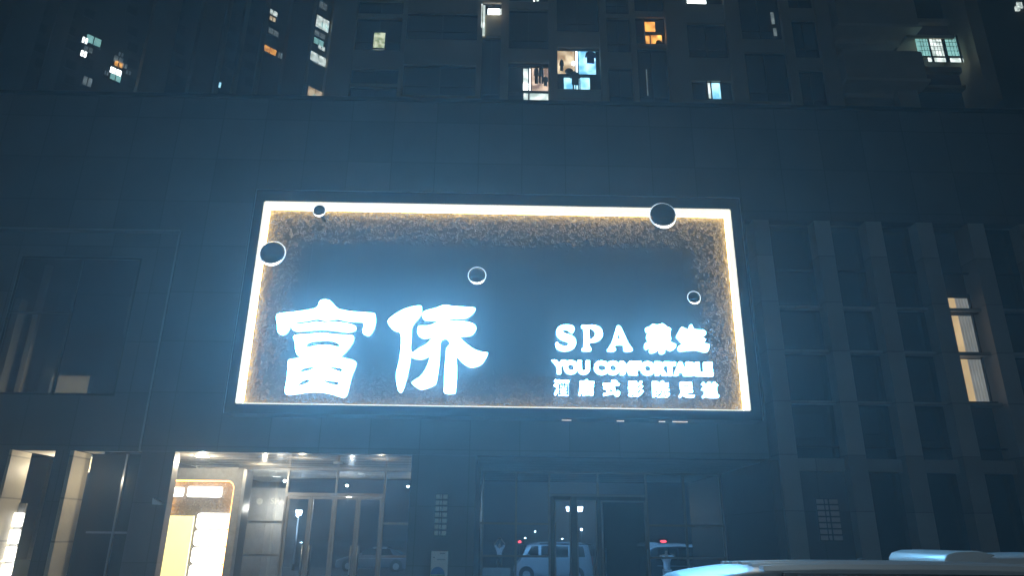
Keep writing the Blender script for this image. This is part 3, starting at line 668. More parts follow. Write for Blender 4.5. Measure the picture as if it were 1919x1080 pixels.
# ------------------------------------------------------------------ apartment tower behind
TY = 27.0
tw = thing('apartment_tower', 'tall apartment block with pilasters and balconies right behind the dark podium', 'building', (6, TY, 0))
def tx(px): return at(px, 100, TY).x
def tz(py): return at(1300, py, TY).z
colsT = [  # px left, px right, [(py top, py bottom) dark openings]
 (662, 750, [(13, 37), (45, 105), (140, 168), (174, 200)]),
 (758, 893, [(-30, 5), (33, 83), (130, 187)]),
 (903, 938, [(12, 36), (78, 200)]),
 (953, 1028, [(-20, 8), (23, 97), (122, 200)]),
 (1044, 1124, [(-20, 63), (92, 171)]),
 (1138, 1183, [(-10, 28), (36, 100), (130, 200)]),
 (1193, 1250, [(-10, 22), (33, 83), (92, 200)]),
 (1290, 1365, [(-20, 6), (43, 107), (150, 186)]),
 (1393, 1472, [(-30, 70), (95, 187)]),
 (1489, 1538, [(-30, 10), (33, 103), (127, 200)]),
]
wall = MB(); pil = MB(); pane_t = []
zlo, zhi = 8.0, 38.0
prev = tx(618)
MB().box(tx(618), tx(1565), TY + 0.55, TY + 10, zlo, zhi).build('wall', M['towerdk'], tw)
for (a, b_, ops) in colsT:
    x0, x1 = tx(a), tx(b_)
    MB().box(prev, x0, TY - 0.12, TY + 0.54, zlo, zhi).build('pilaster', M['tower'], tw); prev = x1
    zs = sorted([(tz(p1), tz(p0)) for p0, p1 in ops])
    # repeat the storeys below and above the frame
    extra = [(zs[0][0] - 3.3, zs[0][0] - 1.3), (zs[0][0] - 6.3, zs[0][0] - 4.3)]; top = zs[-1][1]
    while top + 3.2 < zhi: extra.append((top + 1.1, top + 2.9)); top += 3.0
    zs = sorted(zs + extra); cur = zlo
    for z0, z1 in zs:
        if z0 > cur: MB().box(x0, x1, TY, TY + 0.54, cur, z0).build('spandrel', M['tower'], tw)
        cur = z1
        pane_t.append((x0, x1, z0, z1))
    MB().box(x0, x1, TY, TY + 0.54, cur, zhi).build('spandrel', M['tower'], tw)
pil.box(prev, tx(1565), TY - 0.12, TY + 0.54, zlo, zhi)
pil.build('pilaster', M['tower'], tw)
for (x0, x1, z0, z1) in pane_t:
    f = MB(); f.box(x0, x0 + 0.05, TY + 0.12, TY + 0.18, z0, z1); f.box(x1 - 0.05, x1, TY + 0.12, TY + 0.18, z0, z1)
    f.box(x0 + 0.05, x1 - 0.05, TY + 0.12, TY + 0.18, z0, z0 + 0.06); f.box(x0 + 0.05, x1 - 0.05, TY + 0.12, TY + 0.18, z1 - 0.05, z1)
    xm = x0 + (x1 - x0) * 0.5; f.box(xm - 0.02, xm + 0.02, TY + 0.12, TY + 0.18, z0 + 0.06, z1 - 0.05)
    if z1 - z0 > 1.2: f.box(x0 + 0.05, x1 - 0.05, TY + 0.13, TY + 0.17, z0 + 0.55, z0 + 0.6)
    fo = f.build('window', M['tframe'], tw)
    MB().box(x0, x1, TY + 0.20, TY + 0.22, z0, z1).build('pane', M['tglass'], fo)
def lit(px0_, px1_, py0_, py1_, key, y=TY + 0.09, par=tw, name='lit_pane', xf=0):
    A = Vector((tx(px0_), 0, at(px0_, py1_, TY).z)); B = Vector((tx(px1_), 0, at(px0_, py0_, TY).z))
    return MB().box(A.x, B.x, y, y + 0.02, A.z, B.z).build(name, LITW[key], par)
# lit windows and their glazing bars
def bars(rects, y=TY + 0.03, par=tw):
    q = MB()
    for (a, b_, c0, c1) in rects: q.box(tx(a), tx(b_), y, y + 0.05, at(a, c1, TY).z, at(a, c0, TY).z)
    return q.build('window_frame', M['tframe'], par)
lit(1045, 1077, 93, 137, 'cream'); lit(1083, 1116, 93, 137, 'cool'); lit(1079, 1082, 93, 137, 'bright')
lit(1056, 1072, 143, 169, 'cool'); lit(1075, 1085, 143, 169, 'cool'); lit(1087, 1104, 143, 169, 'cool')
bars([(1044, 1124, 90, 93), (1077, 1079, 93, 171), (1082, 1084, 93, 171), (1044, 1124, 137, 142), (1073, 1075, 142, 171), (1044, 1056, 142, 171), (1104, 1124, 142, 171)])
MB().ball((tx(1075), TY + 0.06, tz(121)), 0.10, 0.05, 0.10, 12, 8).build('bulb', LITW['bright'], tw, True)
lit(980, 990, 126, 167, 'pale'); lit(992, 994, 126, 167, 'bright'); lit(996, 1027, 125, 168, 'pink'); lit(982, 990, 172, 195, 'pale'); lit(993, 1027, 172, 195, 'pale')
lit(981, 990, 154, 166, 'bright', TY + 0.075)
bars([(979, 981, 124, 198), (953, 1028, 121, 124), (990, 992.5, 124, 198), (994.5, 996.5, 124, 170), (953, 1028, 168, 172)])
lit(697, 718, 58, 88, 'green'); lit(698, 717, 90, 102, 'pale'); bars([(694, 697, 56, 104), (719, 722, 56, 104), (697, 719, 88, 90.5)])
lit(912, 935, 13, 33, 'bright'); lit(936.5, 939, 13, 33, 'pale'); lit(903, 907, 13, 70, 'pale', TY - 0.13); lit(900, 901.5, 10, 55, 'pale', TY - 0.13)  # last two are glowing strips on the wall face, not panes
bars([(910, 912, 12, 35), (935, 936.5, 12, 35)])
MB().box(tx(908), tx(939), TY - 0.05, TY - 0.003, tz(76), tz(36)).build('balcony_panel', M['plaster_lit'], tw)
lit(1212, 1232, 38, 58, 'orange'); lit(1212, 1220, 64, 82, 'orange'); lit(1222, 1243, 62, 82, 'orange', TY + 0.08)
bars([(1209, 1212, 33, 84), (1212, 1243, 58, 63), (1220, 1222, 63, 84)])
dl.append(light('POINT', (tx(1238), TY - 0.0, tz(66)), 1.2, (1.0, 0.5, 0.12), 0.05))
dl.append(light('POINT', (tx(924), TY - 0.35, tz(33)), 3.0, (1.0, 0.95, 0.8), 0.05))
lit(1321, 1326, 153, 181, 'pale'); lit(1328, 1344, 153, 182, 'cool'); bars([(1318, 1321, 150, 186), (1326, 1328, 150, 186), (1344, 1347, 150, 186)])
lit(1298, 1303, -6, 3, 'bright'); lit(1305, 1313, -6, 4, 'bright'); lit(1315, 1334, -6, 5, 'bright')
lit(1000, 1002, -6, 2, 'bright'); lit(1006, 1010, -6, 3, 'pale')
lit(1207, 1209, 133, 182, 'dim', TY - 0.14); lit(1456, 1462, 20, 42, 'dim'); lit(1457, 1463, 50, 64, 'dim')  # the first is a glowing strip in front of the wall, not a pane
# laundry behind the glass
def garment(px, py, wpx, hpx, key, label, y=TY - 0.03, legs=False):
    c = Vector((tx(px), y, tz(py))); ww = abs(tx(px + wpx) - tx(px)); hh = abs(tz(py) - tz(py + hpx))
    if legs: o = [(-.5, 0), (.5, 0), (.55, -.65), (.5, -1), (.12, -.98), (.05, -.55), (-.05, -.55), (-.12, -1), (-.5, -.97), (-.55, -.65)]
    else: o = [(-.12, .0), (.12, .0), (.5, -.12), (.6, -.5), (.42, -.52), (.38, -.3), (.42, -1), (-.4, -.97), (-.38, -.3), (-.42, -.5), (-.6, -.48), (-.5, -.12)]
    mb = MB().prism([(c.x + x * ww, c.z + z * hh) for x, z in o], [], y - 0.03, y + 0.03)
    mb.tube((c.x, y, c.z - 0.01), (c.x, y, c.z + 0.08), 0.008, n=6)
    return tag(mb.build('hanging_garment', M[key], origin=(c.x, y, c.z)), label, 'laundry', 'laundry hanging in the lit tower windows')
garment(1076, 139, 15, 25, 'cloth_d', 'dark jacket hanging over the middle rail of the blue lit window')
garment(1106, 101, 17, 22, 'cloth_b', 'bright blue cloth at the upper right of the blue lit window')
garment(1052, 118, 7, 20, 'cloth_d', 'dark narrow garment low on the cream left side of the larger lit window')
garment(1005, 133, 8, 30, 'cloth_g', 'grey garment hanging left in the smaller pinkish lit window')
garment(1014, 132, 8, 30, 'cloth_d', 'dark long garment hanging in the middle of the smaller pinkish lit window', legs=True)
garment(1022, 150, 8, 17, 'cloth_g', 'short grey garment at the right of the smaller pinkish lit window')
tag(MB().ball((tx(1066), TY - 0.0, tz(138)), 0.2, 0.12, 0.16, 14, 8).build('laundry_bundle', M['cloth_g'], origin=(tx(1066), TY, tz(138)), smooth=True), 'rounded grey bundle on the rail of the larger lit window', 'laundry')
tag(MB().ball((tx(1237), TY + 0.1, tz(80)), 0.16, 0.12, 0.2, 14, 8).build('potted_plant', M['hair'], origin=(tx(1237), TY + 0.1, tz(80)), smooth=True), 'dark potted plant silhouetted in the small orange lit window', 'plant')

# right wing of the tower with projecting balconies
rw = MB(); X0, X1 = tx(1565), tx(1822)
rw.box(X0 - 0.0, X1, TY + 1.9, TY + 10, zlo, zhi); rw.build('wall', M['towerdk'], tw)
def wing_balcony(pyt, pyb, pa, pb):
    Y = TY - 0.25
    xa, xb = at(pa, pyb, Y).x, at(pb, pyb, Y).x; zt_, zb_ = at(pa, pyt, Y).z, at(pa, pyb, Y).z
    q = MB(); q.box(xa, xb, Y, Y + 0.12, zb_, zt_); q.box(xa, xa + 0.12, Y + 0.12, TY + 1.9, zb_, zt_); q.box(xb - 0.12, xb, Y + 0.12, TY + 1.9, zb_, zt_)
    bo = q.build('balcony', M['balc'], tw)
    s = MB(); s.box(xa - 0.08, xb + 0.08, Y - 0.08, TY + 1.9, zb_ - 0.16, zb_ - 0.002); s.box(xa + 0.3, xb - 0.5, Y + 0.9, Y + 1.1, zb_ - 0.4, zb_ - 0.162)
    s.build('slab', M['slab'], bo)
    return xa, xb, zb_
wing_balcony(-25, 44, 1572, 1722); wing_balcony(93, 146, 1588, 1738)
wing_balcony(205, 240, 1606, 1758); wing_balcony(-150, -95, 1560, 1708)
MB().box(at(1575, 60, TY + 1.8).x, at(1705, 60, TY + 1.8).x, TY + 1.8, TY + 1.88, tz(118), tz(20)).box(at(1600, 60, TY + 1.8).x, at(1710, 60, TY + 1.8).x, TY + 1.8, TY + 1.88, tz(240), tz(135)).build('balcony_door', M['tglass'], tw)
cf = MB(); cf.box(at(1690, 170, TY).x, at(1728, 170, TY).x, TY + 0.3, TY + 0.7, zlo, tz(152)); cf.build('pilaster', M['tower'], tw)
# right bay wall and window
bx0, bx1 = tx(1712), tx(1803)
rb = MB()
for (p0, p1) in ((-140, -60), (27, 34), (58, 64), (118, 127), (152, 158), (196, 260)): MB().box(bx0, bx1, TY + 0.25, TY + 1.89, at(1750, p1, TY).z, at(1750, p0, TY).z).build('spandrel', M['tower'], tw)
for (p1_, p0_) in ((152, 127), (58, 34)): MB().box(bx0, bx1, TY + 0.5, TY + 1.88, at(1750, p1_, TY).z + 0.003, at(1750, p0_, TY).z - 0.003).build('tiled_band', M['towerred'], tw)
for (p1_, p0_) in ((27, -60), (196, 158)): MB().box(bx0, bx1, TY + 0.6, TY + 0.64, at(1750, p1_, TY).z, at(1750, p0_, TY).z).build('window', M['tglass'], tw)
YW = TY + 0.35
def litr(pa, pb, pt, pb2, key, dy=0.0):
    xa, xb = at(pa, 90, YW).x, at(pb, 90, YW).x
    MB().box(xa, xb, YW + dy, YW + dy + 0.02, at(1760, pb2, YW).z, at(1760, pt, YW).z).build('lit_pane', LITW[key], tw)
litr(1719, 1741, 66, 105, 'teal'); litr(1744, 1767, 66, 105, 'pale'); litr(1773, 1795, 69, 103, 'teal'); litr(1735, 1742, 108, 115, 'pale'); litr(1747, 1771, 108, 115, 'pale'); litr(1776, 1800, 108, 115, 'pale')
q = MB()
for pxx in (1725, 1730, 1736, 1749, 1755, 1761, 1779, 1785, 1791): q.box(at(pxx, 90, YW).x - 0.006, at(pxx, 90, YW).x + 0.006, YW - 0.08, YW - 0.065, at(1760, 106, YW).z, at(1760, 65, YW).z)
for pyy in (73, 80, 88, 96): q.box(at(1719, 90, YW).x, at(1797, 90, YW).x, YW - 0.064, YW - 0.05, at(1760, pyy, YW).z - 0.008, at(1760, pyy, YW).z + 0.008)
for (pa, pb) in ((1741, 1744), (1767, 1773), (1795, 1798)): q.box(at(pa, 90, YW).x, at(pb, 90, YW).x, YW - 0.04, YW - 0.01, at(1760, 116, YW).z, at(1760, 65, YW).z)
q.box(at(1718, 90, YW).x, at(1800, 90, YW).x, YW - 0.045, YW - 0.041, at(1760, 107.5, YW).z, at(1760, 105.5, YW).z)
q.build('window_grille', M['tframe'], tw)
ep = MB(); ep.box(21.9, 22.55, TY - 0.15, TY + 1.0, at(1840, 188, TY).z, zhi); ep.box(22.2, 22.55, TY + 1.0, TY + 9, zlo, zhi); ep.build('pilaster', M['tower'], tw)
MB().box(tx(618), X1, TY - 0.2, TY + 10, zhi, zhi + 0.4).build('roof', M['tower'], tw)

# far tower on the left, its long face turned about 45 degrees
ang = R(45); dv = Vector((math.cos(ang), math.sin(ang), 0)); nv = Vector((dv.y, -dv.x, 0))   # nv points to the viewer side
base = Vector((-97 + 60 - 60, 0, 0)) + Vector((0, 0, 0))
def ft_point(s, out, z): return Vector((-97, 0, 0)) + dv * s + nv * out + Vector((0, 0, z))
def ft_from_px(px, py):
    d = Vector(((px - CX) / FPX, (py - CY) / FPX, 1)); wv = Vector((d.dot(AX), d.dot(AD), d.dot(AU)))
    # X = Y - 97
    t = 97 / (wv.y - wv.x); p = wv * t + Vector((0, 0, CAMZ)); return (p - Vector((-97, 0, 0))).dot(dv), p.z
def fbox(mb, s0, s1, o0, o1, z0, z1):
    vs = [ft_point(s, o, z) for z in (z0, z1) for (s, o) in ((s0, o0), (s1, o0), (s1, o1), (s0, o1))]
    return mb.add(vs, [(0, 3, 2, 1), (4, 5, 6, 7), (0, 1, 5, 4), (1, 2, 6, 5), (2, 3, 7, 6), (3, 0, 4, 7)])
ft = thing('apartment_tower', 'dim far apartment tower with scattered lit windows behind the left roofline', 'building', (-38, 59, 0))
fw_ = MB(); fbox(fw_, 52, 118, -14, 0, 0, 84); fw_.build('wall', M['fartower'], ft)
for (pa, pb, o_, key) in ((0, 62, 0.4, 'towerdk'), (88, 118, 0.9, 'towerdk'), (268, 318, 1.2, 'tower'), (362, 402, 1.2, 'tower'), (410, 418, 0.7, 'tower'), (444, 452, 0.7, 'tower'), (484, 492, 0.5, 'tower'), (531, 570, 1.0, 'towerdk'), (572, 576, 1.1, 'tower'), (613, 622, 0.9, 'tower')):
    s0 = ft_from_px(pa, 90)[0]; s1 = ft_from_px(pb, 90)[0]; q = MB(); fbox(q, s0, s1, 0.003, o_, 0, 84); q.build('pilaster', M[key], ft)
def ftwin(px, py, wpx, hpx, key, out=0.15, par=ft):
    if key: wpx *= 1.22; hpx *= 1.2
    s, z = ft_from_px(px, py); s1, _ = ft_from_px(px + wpx, py); _, z1 = ft_from_px(px, py + hpx)
    fm = MB(); fbox(fm, s - 0.12, s1 + 0.12, 0.003, out, z1 - 0.12, z + 0.12); f_ = fm.build('window', M['tframe'], par)
    if key:
        q = MB(); sm = (s + s1) / 2; fbox(q, s, sm - 0.05, out + 0.002, out + 0.05, z1, z); fbox(q, sm + 0.05, s1, out + 0.002, out + 0.05, z1, z)
        q.build('lit_pane', LITW[key], f_)
    else:
        q = MB(); fbox(q, s, s1, out + 0.002, out + 0.05, z1, z); q.build('pane', M['tglass'], f_)
for a in ((163, 65, 24, 12, 'teal'), (155, 70, 8, 9, 'bright'), (152, 95, 9, 9, 'bright'), (158, 86, 14, 8, 'dim'), (157, 143, 14, 14, 'dim'), (214, 104, 15, 10, 'dim'), (215, 114, 13, 8, 'orange'), (207, 126, 18, 9, 'bright'), (207, 138, 17, 9, 'teal'),
          (503, 16, 14, 7, 'pale'), (503, 52, 16, 8, 'dim'), (494, 84, 20, 9, 'orange'), (521, 98, 6, 9, 'dim'), (403, 152, 9, 8, 'cool'),
          (598, 2, 12, 10, 'dim'), (593, 28, 20, 19, 'pale'), (589, 56, 17, 8, 'dim'), (588, 70, 15, 9, 'teal'), (582, 96, 24, 14, 'pale'), (577, 162, 22, 17, 'cream'), (609, 160, 3, 12, 'pale'), (607.5, 176, 3.5, 5, 'bright'), (616, 92, 3, 9, 'pale'), (600, 42, 12, 8, 'teal'), (505, 30, 9, 6, 'cream'), (596, 84, 10, 6, 'pale'), (586, 110, 14, 6, 'dim'), (228, 118, 9, 7, 'dim'), (236, 132, 8, 6, 'dim'), (196, 133, 6, 6, 'dim'), (222, 98, 8, 6, 'dim'), (585, 176, 10, 7, 'teal')):
    ftwin(*a)
random.seed(3)
for pxc in (70, 125, 160, 210, 240, 330, 425, 460, 505, 585):
    for py in range(-20, 190, 33):
        if pxc in (160, 210, 505, 585) and random.random() < 0.75: continue
        ftwin(pxc + random.uniform(-2, 2), py + random.uniform(-4, 4), 17, 13, None, 0.1)

# far dark block at the right
fr_ = thing('apartment_tower', 'almost black distant block at the far right with one small lit window', 'building', (70, 62, 0))
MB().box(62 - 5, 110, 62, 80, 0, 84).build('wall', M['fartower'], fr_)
q = MB()
for k in range(6): q.box(59 + k * 5, 61 + k * 5, 61.9, 61.997, 6, 82)
q.build('window_band', M['tglass'], fr_)
A = at(1906, 17, 61.6); B = at(1916, 2, 61.6)
MB().box(A.x, A.x + 0.45, 61.7, 61.89, A.z, A.z + 0.55).box(A.x + 0.3, B.x, 61.7, 61.89, A.z + 0.4, B.z).build('lit_pane', LITW['pale'], fr_)

# ------------------------------------------------------------------ vehicles
def interp(pts, x):
    if x <= pts[0][0]: return pts[0][1]
    for (a, b_), (c, d) in zip(pts, pts[1:]):
        if x <= c: t = (x - a) / (c - a); return b_ + (d - b_) * t
    return pts[-1][1]
def car(name, label, x0, y0, L, hw, prof, belt, paint, side_w, shield, rear_w, wheels, roofpaint=None, ribs=0, zb=0.24, group=None, tumble=0.17, wr=0.31, spoiler=None, rails=False):
    """nose at local x = 0, tail at x = L, pointing to -x"""
    t = thing(name, label, 'car', (x0 + L / 2, y0, 0), group)
    def hwz(x, z):
        e = min(x, L - x); taper = 0.12 * max(0, 1 - e / 0.45) ** 2
        h = hw - taper
        if z > belt: h -= (z - belt) * tumble
        if z < 0.45: h -= (0.45 - z) * 0.15
        return h
    n = 60; rings = []
    for i in range(n + 1):
        x = L * i / n; zr = interp(prof, x); ring = []
        zs = [zb + (max(zr - 0.09, zb + 0.05) - zb) * k / 8 for k in range(9)]
        side = [(hwz(x, z), z) for z in zs]; wt = side[-1][0]
        side += [(wt - 0.025, zr - 0.045), (wt - 0.08, zr - 0.015), (wt * 0.75, zr + 0.0), (wt * 0.4, zr + 0.018), (0, zr + 0.024)]
        for (y, z) in side: ring.append((y, z))
        full = [(x, -y, z) for y, z in ring] + [(x, y, z) for y, z in ring[-2::-1]]
        rings.append(full)
    m_ = len(rings[0]); mb = MB(); vs = [(x0 + p[0], y0 + p[1], p[2]) for r in rings for p in r]; fs = []
    for i in range(n):
        for j in range(m_ - 1): fs.append((i * m_ + j, (i + 1) * m_ + j, (i + 1) * m_ + j + 1, i * m_ + j + 1))
        fs.append((i * m_ + m_ - 1, (i + 1) * m_ + m_ - 1, (i + 1) * m_, i * m_))
    fs.append(tuple(range(m_))); fs.append(tuple(n * m_ + j for j in range(m_))[::-1])
    mb.add(vs, fs); body = mb.build('body', M[paint], t, True)
    if roofpaint:
        q = MB(); vs = []; fs = []
        xs_ = [x for x in [L * i / n for i in range(n + 1)] if interp(prof, x) > belt + 0.45]; mm = 9
        for x in xs_:
            zr = interp(prof, x); wt = hwz(x, zr - 0.09)
            for k, (yy, zz_) in enumerate([(-wt - 0.006, zr - 0.1), (-wt + 0.02, zr - 0.03), (-wt + 0.08, zr - 0.005), (-wt * 0.5, zr + 0.025), (0, zr + 0.035), (wt * 0.5, zr + 0.025), (wt - 0.08, zr - 0.005), (wt - 0.02, zr - 0.03), (wt + 0.006, zr - 0.1)]):
                vs.append((x0 + x, y0 + yy, zz_))
        for i in range(len(xs_) - 1):
            for j in range(mm - 1): fs.append((i * mm + j, (i + 1) * mm + j, (i + 1) * mm + j + 1, i * mm + j + 1))
        q.add(vs, fs).build('roof', M[roofpaint], t, True)
    for sgn in (-1, 1):
        for (xa, xb, za, zb_, sl, sr) in side_w:
            q = MB(); N = 6; vs = []; fs = []
            for i in range(N + 1):
                for k in range(N + 1):
                    v = k / N; z = za + (zb_ - za) * v; x = (xa + sl * v) + ((xb + sr * v) - (xa + sl * v)) * i / N
                    vs.append((x0 + x, y0 + sgn * (hwz(x, z) + 0.007), z))
            for i in range(N):
                for k in range(N): fs.append((i * (N + 1) + k, (i + 1) * (N + 1) + k, (i + 1) * (N + 1) + k + 1, i * (N + 1) + k + 1))
            q.add(vs, fs).build('side_window', M['carglass'], t, True)
    for (xa, xb), nm in ((shield, 'windscreen'), (rear_w, 'rear_window')):
        q = MB(); vs = []; fs = []; N = 6
        for i in range(N + 1):
            x = xa + (xb - xa) * i / N; zr = interp(prof, x)
            for k in range(N + 1):
                wt = hwz(x, zr - 0.05) - 0.09; y = -wt + 2 * wt * k / N
                vs.append((x0 + x + (-0.008 if nm == 'windscreen' else 0.008), y0 + y, zr + 0.012 + 0.024 * (1 - (y / wt) ** 2)))
        for i in range(N):
            for k in range(N): fs.append((i * (N + 1) + k, (i + 1) * (N + 1) + k, (i + 1) * (N + 1) + k + 1, i * (N + 1) + k + 1))
        q.add(vs, fs).build(nm, M['carglass'], t, True)
    for wx in wheels:
        for sgn in (-1, 1):
            MB().tube((x0 + wx, y0 + sgn * (hw - 0.25), wr + 0.02), (x0 + wx, y0 + sgn * (hw + 0.012), wr + 0.02), wr + 0.07, n=28).build('wheel_arch', M['rubber'], t)
            wo = MB().tube((x0 + wx, y0 + sgn * (hw - 0.18), wr), (x0 + wx, y0 + sgn * (hw + 0.03), wr), wr, n=28).build('wheel', M['rubber'], t)
            q = MB().tube((x0 + wx, y0 + sgn * (hw + 0.031), wr), (x0 + wx, y0 + sgn * (hw + 0.045), wr), wr * 0.62, n=20)
            for k in range(5):
                a = 2 * math.pi * k / 5; q.tube((x0 + wx, y0 + sgn * (hw + 0.05), wr), (x0 + wx + math.cos(a) * wr * 0.6, y0 + sgn * (hw + 0.05), wr + math.sin(a) * wr * 0.6), 0.025, n=6)
            q.build('rim', M['steel'], wo)
    for sgn in (-1, 1):
        zf = interp(prof, 0.05)
        MB().ball((x0 + 0.09, y0 + sgn * (hw - 0.25), zf - 0.12), 0.1, 0.13, 0.08, 14, 8).build('headlight', M['head'], t, True)
        MB().box(x0 + L - 0.06, x0 + L + 0.012, y0 + sgn * (hw - 0.30), y0 + sgn * (hw - 0.16), belt - 0.35, belt + 0.05).build('tail_light', M['tail'], t)
        mx_ = side_w[0][0] + 0.12
        MB().ball((x0 + mx_, y0 + sgn * (hw + 0.1), belt + 0.08), 0.06, 0.1, 0.09, 12, 8).build('wing_mirror', M[paint], t, True)
        MB().box(x0 + 0.9, x0 + L - 0.5, y0 + sgn * (hw + 0.004), y0 + sgn * (hw + 0.016), belt - 0.17, belt - 0.145).build('side_moulding', M['steel'], t)
    MB().box(x0 - 0.03, x0 + 0.1, y0 - hw + 0.15, y0 + hw - 0.15, 0.26, 0.46).build('bumper', M['dark'], t, bevel=0.02)
    MB().box(x0 + L - 0.08, x0 + L + 0.04, y0 - hw + 0.15, y0 + hw - 0.15, 0.28, 0.5).build('bumper', M['dark'], t, bevel=0.02)
    for k in range(ribs):
        yy = -hw * 0.62 + 2 * hw * 0.62 * k / (ribs - 1); q = MB(); pts = []
        for i in range(24):
            x = 1.2 + (L - 1.75) * i / 23; wt = hw - 0.14; pts.append(Vector((x0 + x, y0 + yy, interp(prof, x) + 0.02 * (1 - (yy / wt) ** 2) + 0.006)))
        q.prism([(p.x, p.z + 0.016) for p in pts] + [(p.x, p.z - 0.02) for p in pts[::-1]], [], y0 + yy - 0.045, y0 + yy + 0.045)
        q.build('roof_rib', M[paint], t, False)
    if rails:
        for sgn in (-1, 1):
            q = MB(); pts = [Vector((x0 + x, y0 + sgn * (hwz(x, interp(prof, x)) - 0.1), interp(prof, x) + 0.05)) for x in [1.7 + k * 0.15 for k in range(14)]]
            for a, b_ in zip(pts, pts[1:]): q.tube(a, b_, 0.018, n=8)
            q.build('roof_rail', M['steel'], t, True)
    if spoiler: spoiler(t, x0, y0, L, hw)
    return t
vanprof = [(0, 0.62), (0.06, 0.80), (0.25, 0.95), (0.36, 1.10), (0.44, 1.26), (0.60, 1.62), (0.68, 1.72), (0.82, 1.76), (1.1, 1.80), (1.7, 1.82), (2.6, 1.825), (3.4, 1.815), (3.68, 1.77), (3.76, 1.70), (3.86, 1.2), (3.93, 0.95), (3.95, 0.6)]
vn = car('microvan', 'silver ribbed roof microvan whose roof shows at the bottom of the picture', 0.72, 6.0, 3.95, 0.78, vanprof, 1.12, 'cardsilver',
    [(0.60, 1.22, 1.14, 1.66, 0.28, 0.0), (1.36, 2.06, 1.14, 1.67, 0, 0), (2.12, 2.72, 1.14, 1.67, 0, 0), (2.82, 3.56, 1.16, 1.67, 0.03, -0.08)],
    (0.38, 0.62), (3.77, 3.86), (0.62, 3.12), ribs=5)
for sg_ in (-1, 1): MB().box(2.0, 4.6, 6.0 + sg_ * 0.655, 6.0 + sg_ * 0.705, 1.735, 1.795).build('rain_gutter', M['dark'], vn)  # added dark strips that darken the flanks just under the roof
suvprof = [(0, 0.6), (0.05, 0.85), (0.6, 1.0), (1.2, 1.08), (1.35, 1.15), (2.0, 1.70), (2.3, 1.80), (3.2, 1.86), (4.2, 1.82), (4.5, 1.74), (4.62, 1.3), (4.7, 1.1), (4.75, 0.6)]
def suv_spoiler(t, x0, y0, L, hw):
    q = MB(); q.prism([(x0 + L - 0.70, 1.86), (x0 + L - 0.45, 1.91), (x0 + L - 0.15, 1.90), (x0 + L - 0.0, 1.86), (x0 + L + 0.06, 1.78), (x0 + L + 0.05, 1.70), (x0 + L - 0.3, 1.68)], [], y0 - hw + 0.10, y0 + hw - 0.10)
    q.build('spoiler', M['carwhite'], t, False, bevel=0.03)
sv = car('parked_suv', 'white roofed parked car with a rounded rear spoiler at the lower right', 0, 0, 4.75, 0.86, suvprof, 1.12, 'cardark',
    [(1.6, 2.35, 1.16, 1.66, 0.45, 0), (2.42, 3.3, 1.16, 1.70, 0, 0), (3.38, 4.25, 1.18, 1.66, 0, -0.1)], (1.32, 2.02), (4.5, 4.64), (0.85, 3.75), roofpaint='carwhite', spoiler=suv_spoiler, wr=0.36)
sv.rotation_euler = (0, 0, math.pi); sv.location = (6.28 + 4.75 / 2 , 11.2, 0)
seprof = [(0, 0.5), (0.05, 0.68), (0.5, 0.82), (1.15, 0.93), (1.3, 0.98), (2.0, 1.34), (2.4, 1.42), (3.0, 1.40), (3.5, 1.26), (3.95, 1.02), (4.1, 0.98), (4.55, 0.92), (4.6, 0.55)]
sd = car('parked_sedan', 'grey sedan with a pale roof behind the photographer, mirrored low in the left glass doors', -10.0, -2.5, 4.6, 0.85, seprof, 0.92, 'cargrey',
    [(1.45, 2.4, 0.95, 1.32, 0.45, 0), (2.48, 3.5, 0.95, 1.32, 0, -0.25)], (1.25, 1.98), (3.5, 3.95), (0.8, 3.7), zb=0.2, roofpaint='carwhite')
sd2 = copy_tree(sd); sd2.location = (14.8, -3.0, 0); sd2['label'] = 'pale sedan mirrored dimly at the right end of the storefront'
for o in (sd, sd2): o['group'] = 'sedans parked across the street'

# ------------------------------------------------------------------ people
def skin_mesh(name, joints, edges, m, parent, sub=2):
    me = bpy.data.meshes.new(name); base_ = Vector(parent['_w'])
    me.from_pydata([Vector(p) for p, r in joints], edges, []); ob = bpy.data.objects.new(name, me); C.objects.link(ob)
    md = ob.modifiers.new('s', 'SKIN'); md.use_smooth_shade = True
    for i, (p, r) in enumerate(joints):
        sv_ = me.skin_vertices[0].data[i]; sv_.radius = (r if isinstance(r, tuple) else (r, r)); sv_.use_root = (i == 0)
    ms = ob.modifiers.new('ss', 'SUBSURF'); ms.levels = sub; ms.render_levels = sub
    dg = bpy.context.evaluated_depsgraph_get(); me2 = bpy.data.meshes.new_from_object(ob.evaluated_get(dg))
    bpy.data.objects.remove(ob)
    me2.materials.clear(); me2.materials.append(m)
    me2.polygons.foreach_set('use_smooth', [True] * len(me2.polygons))
    o = bpy.data.objects.new(name, me2); C.objects.link(o); o.parent = parent; o['_w'] = parent['_w']
    return o
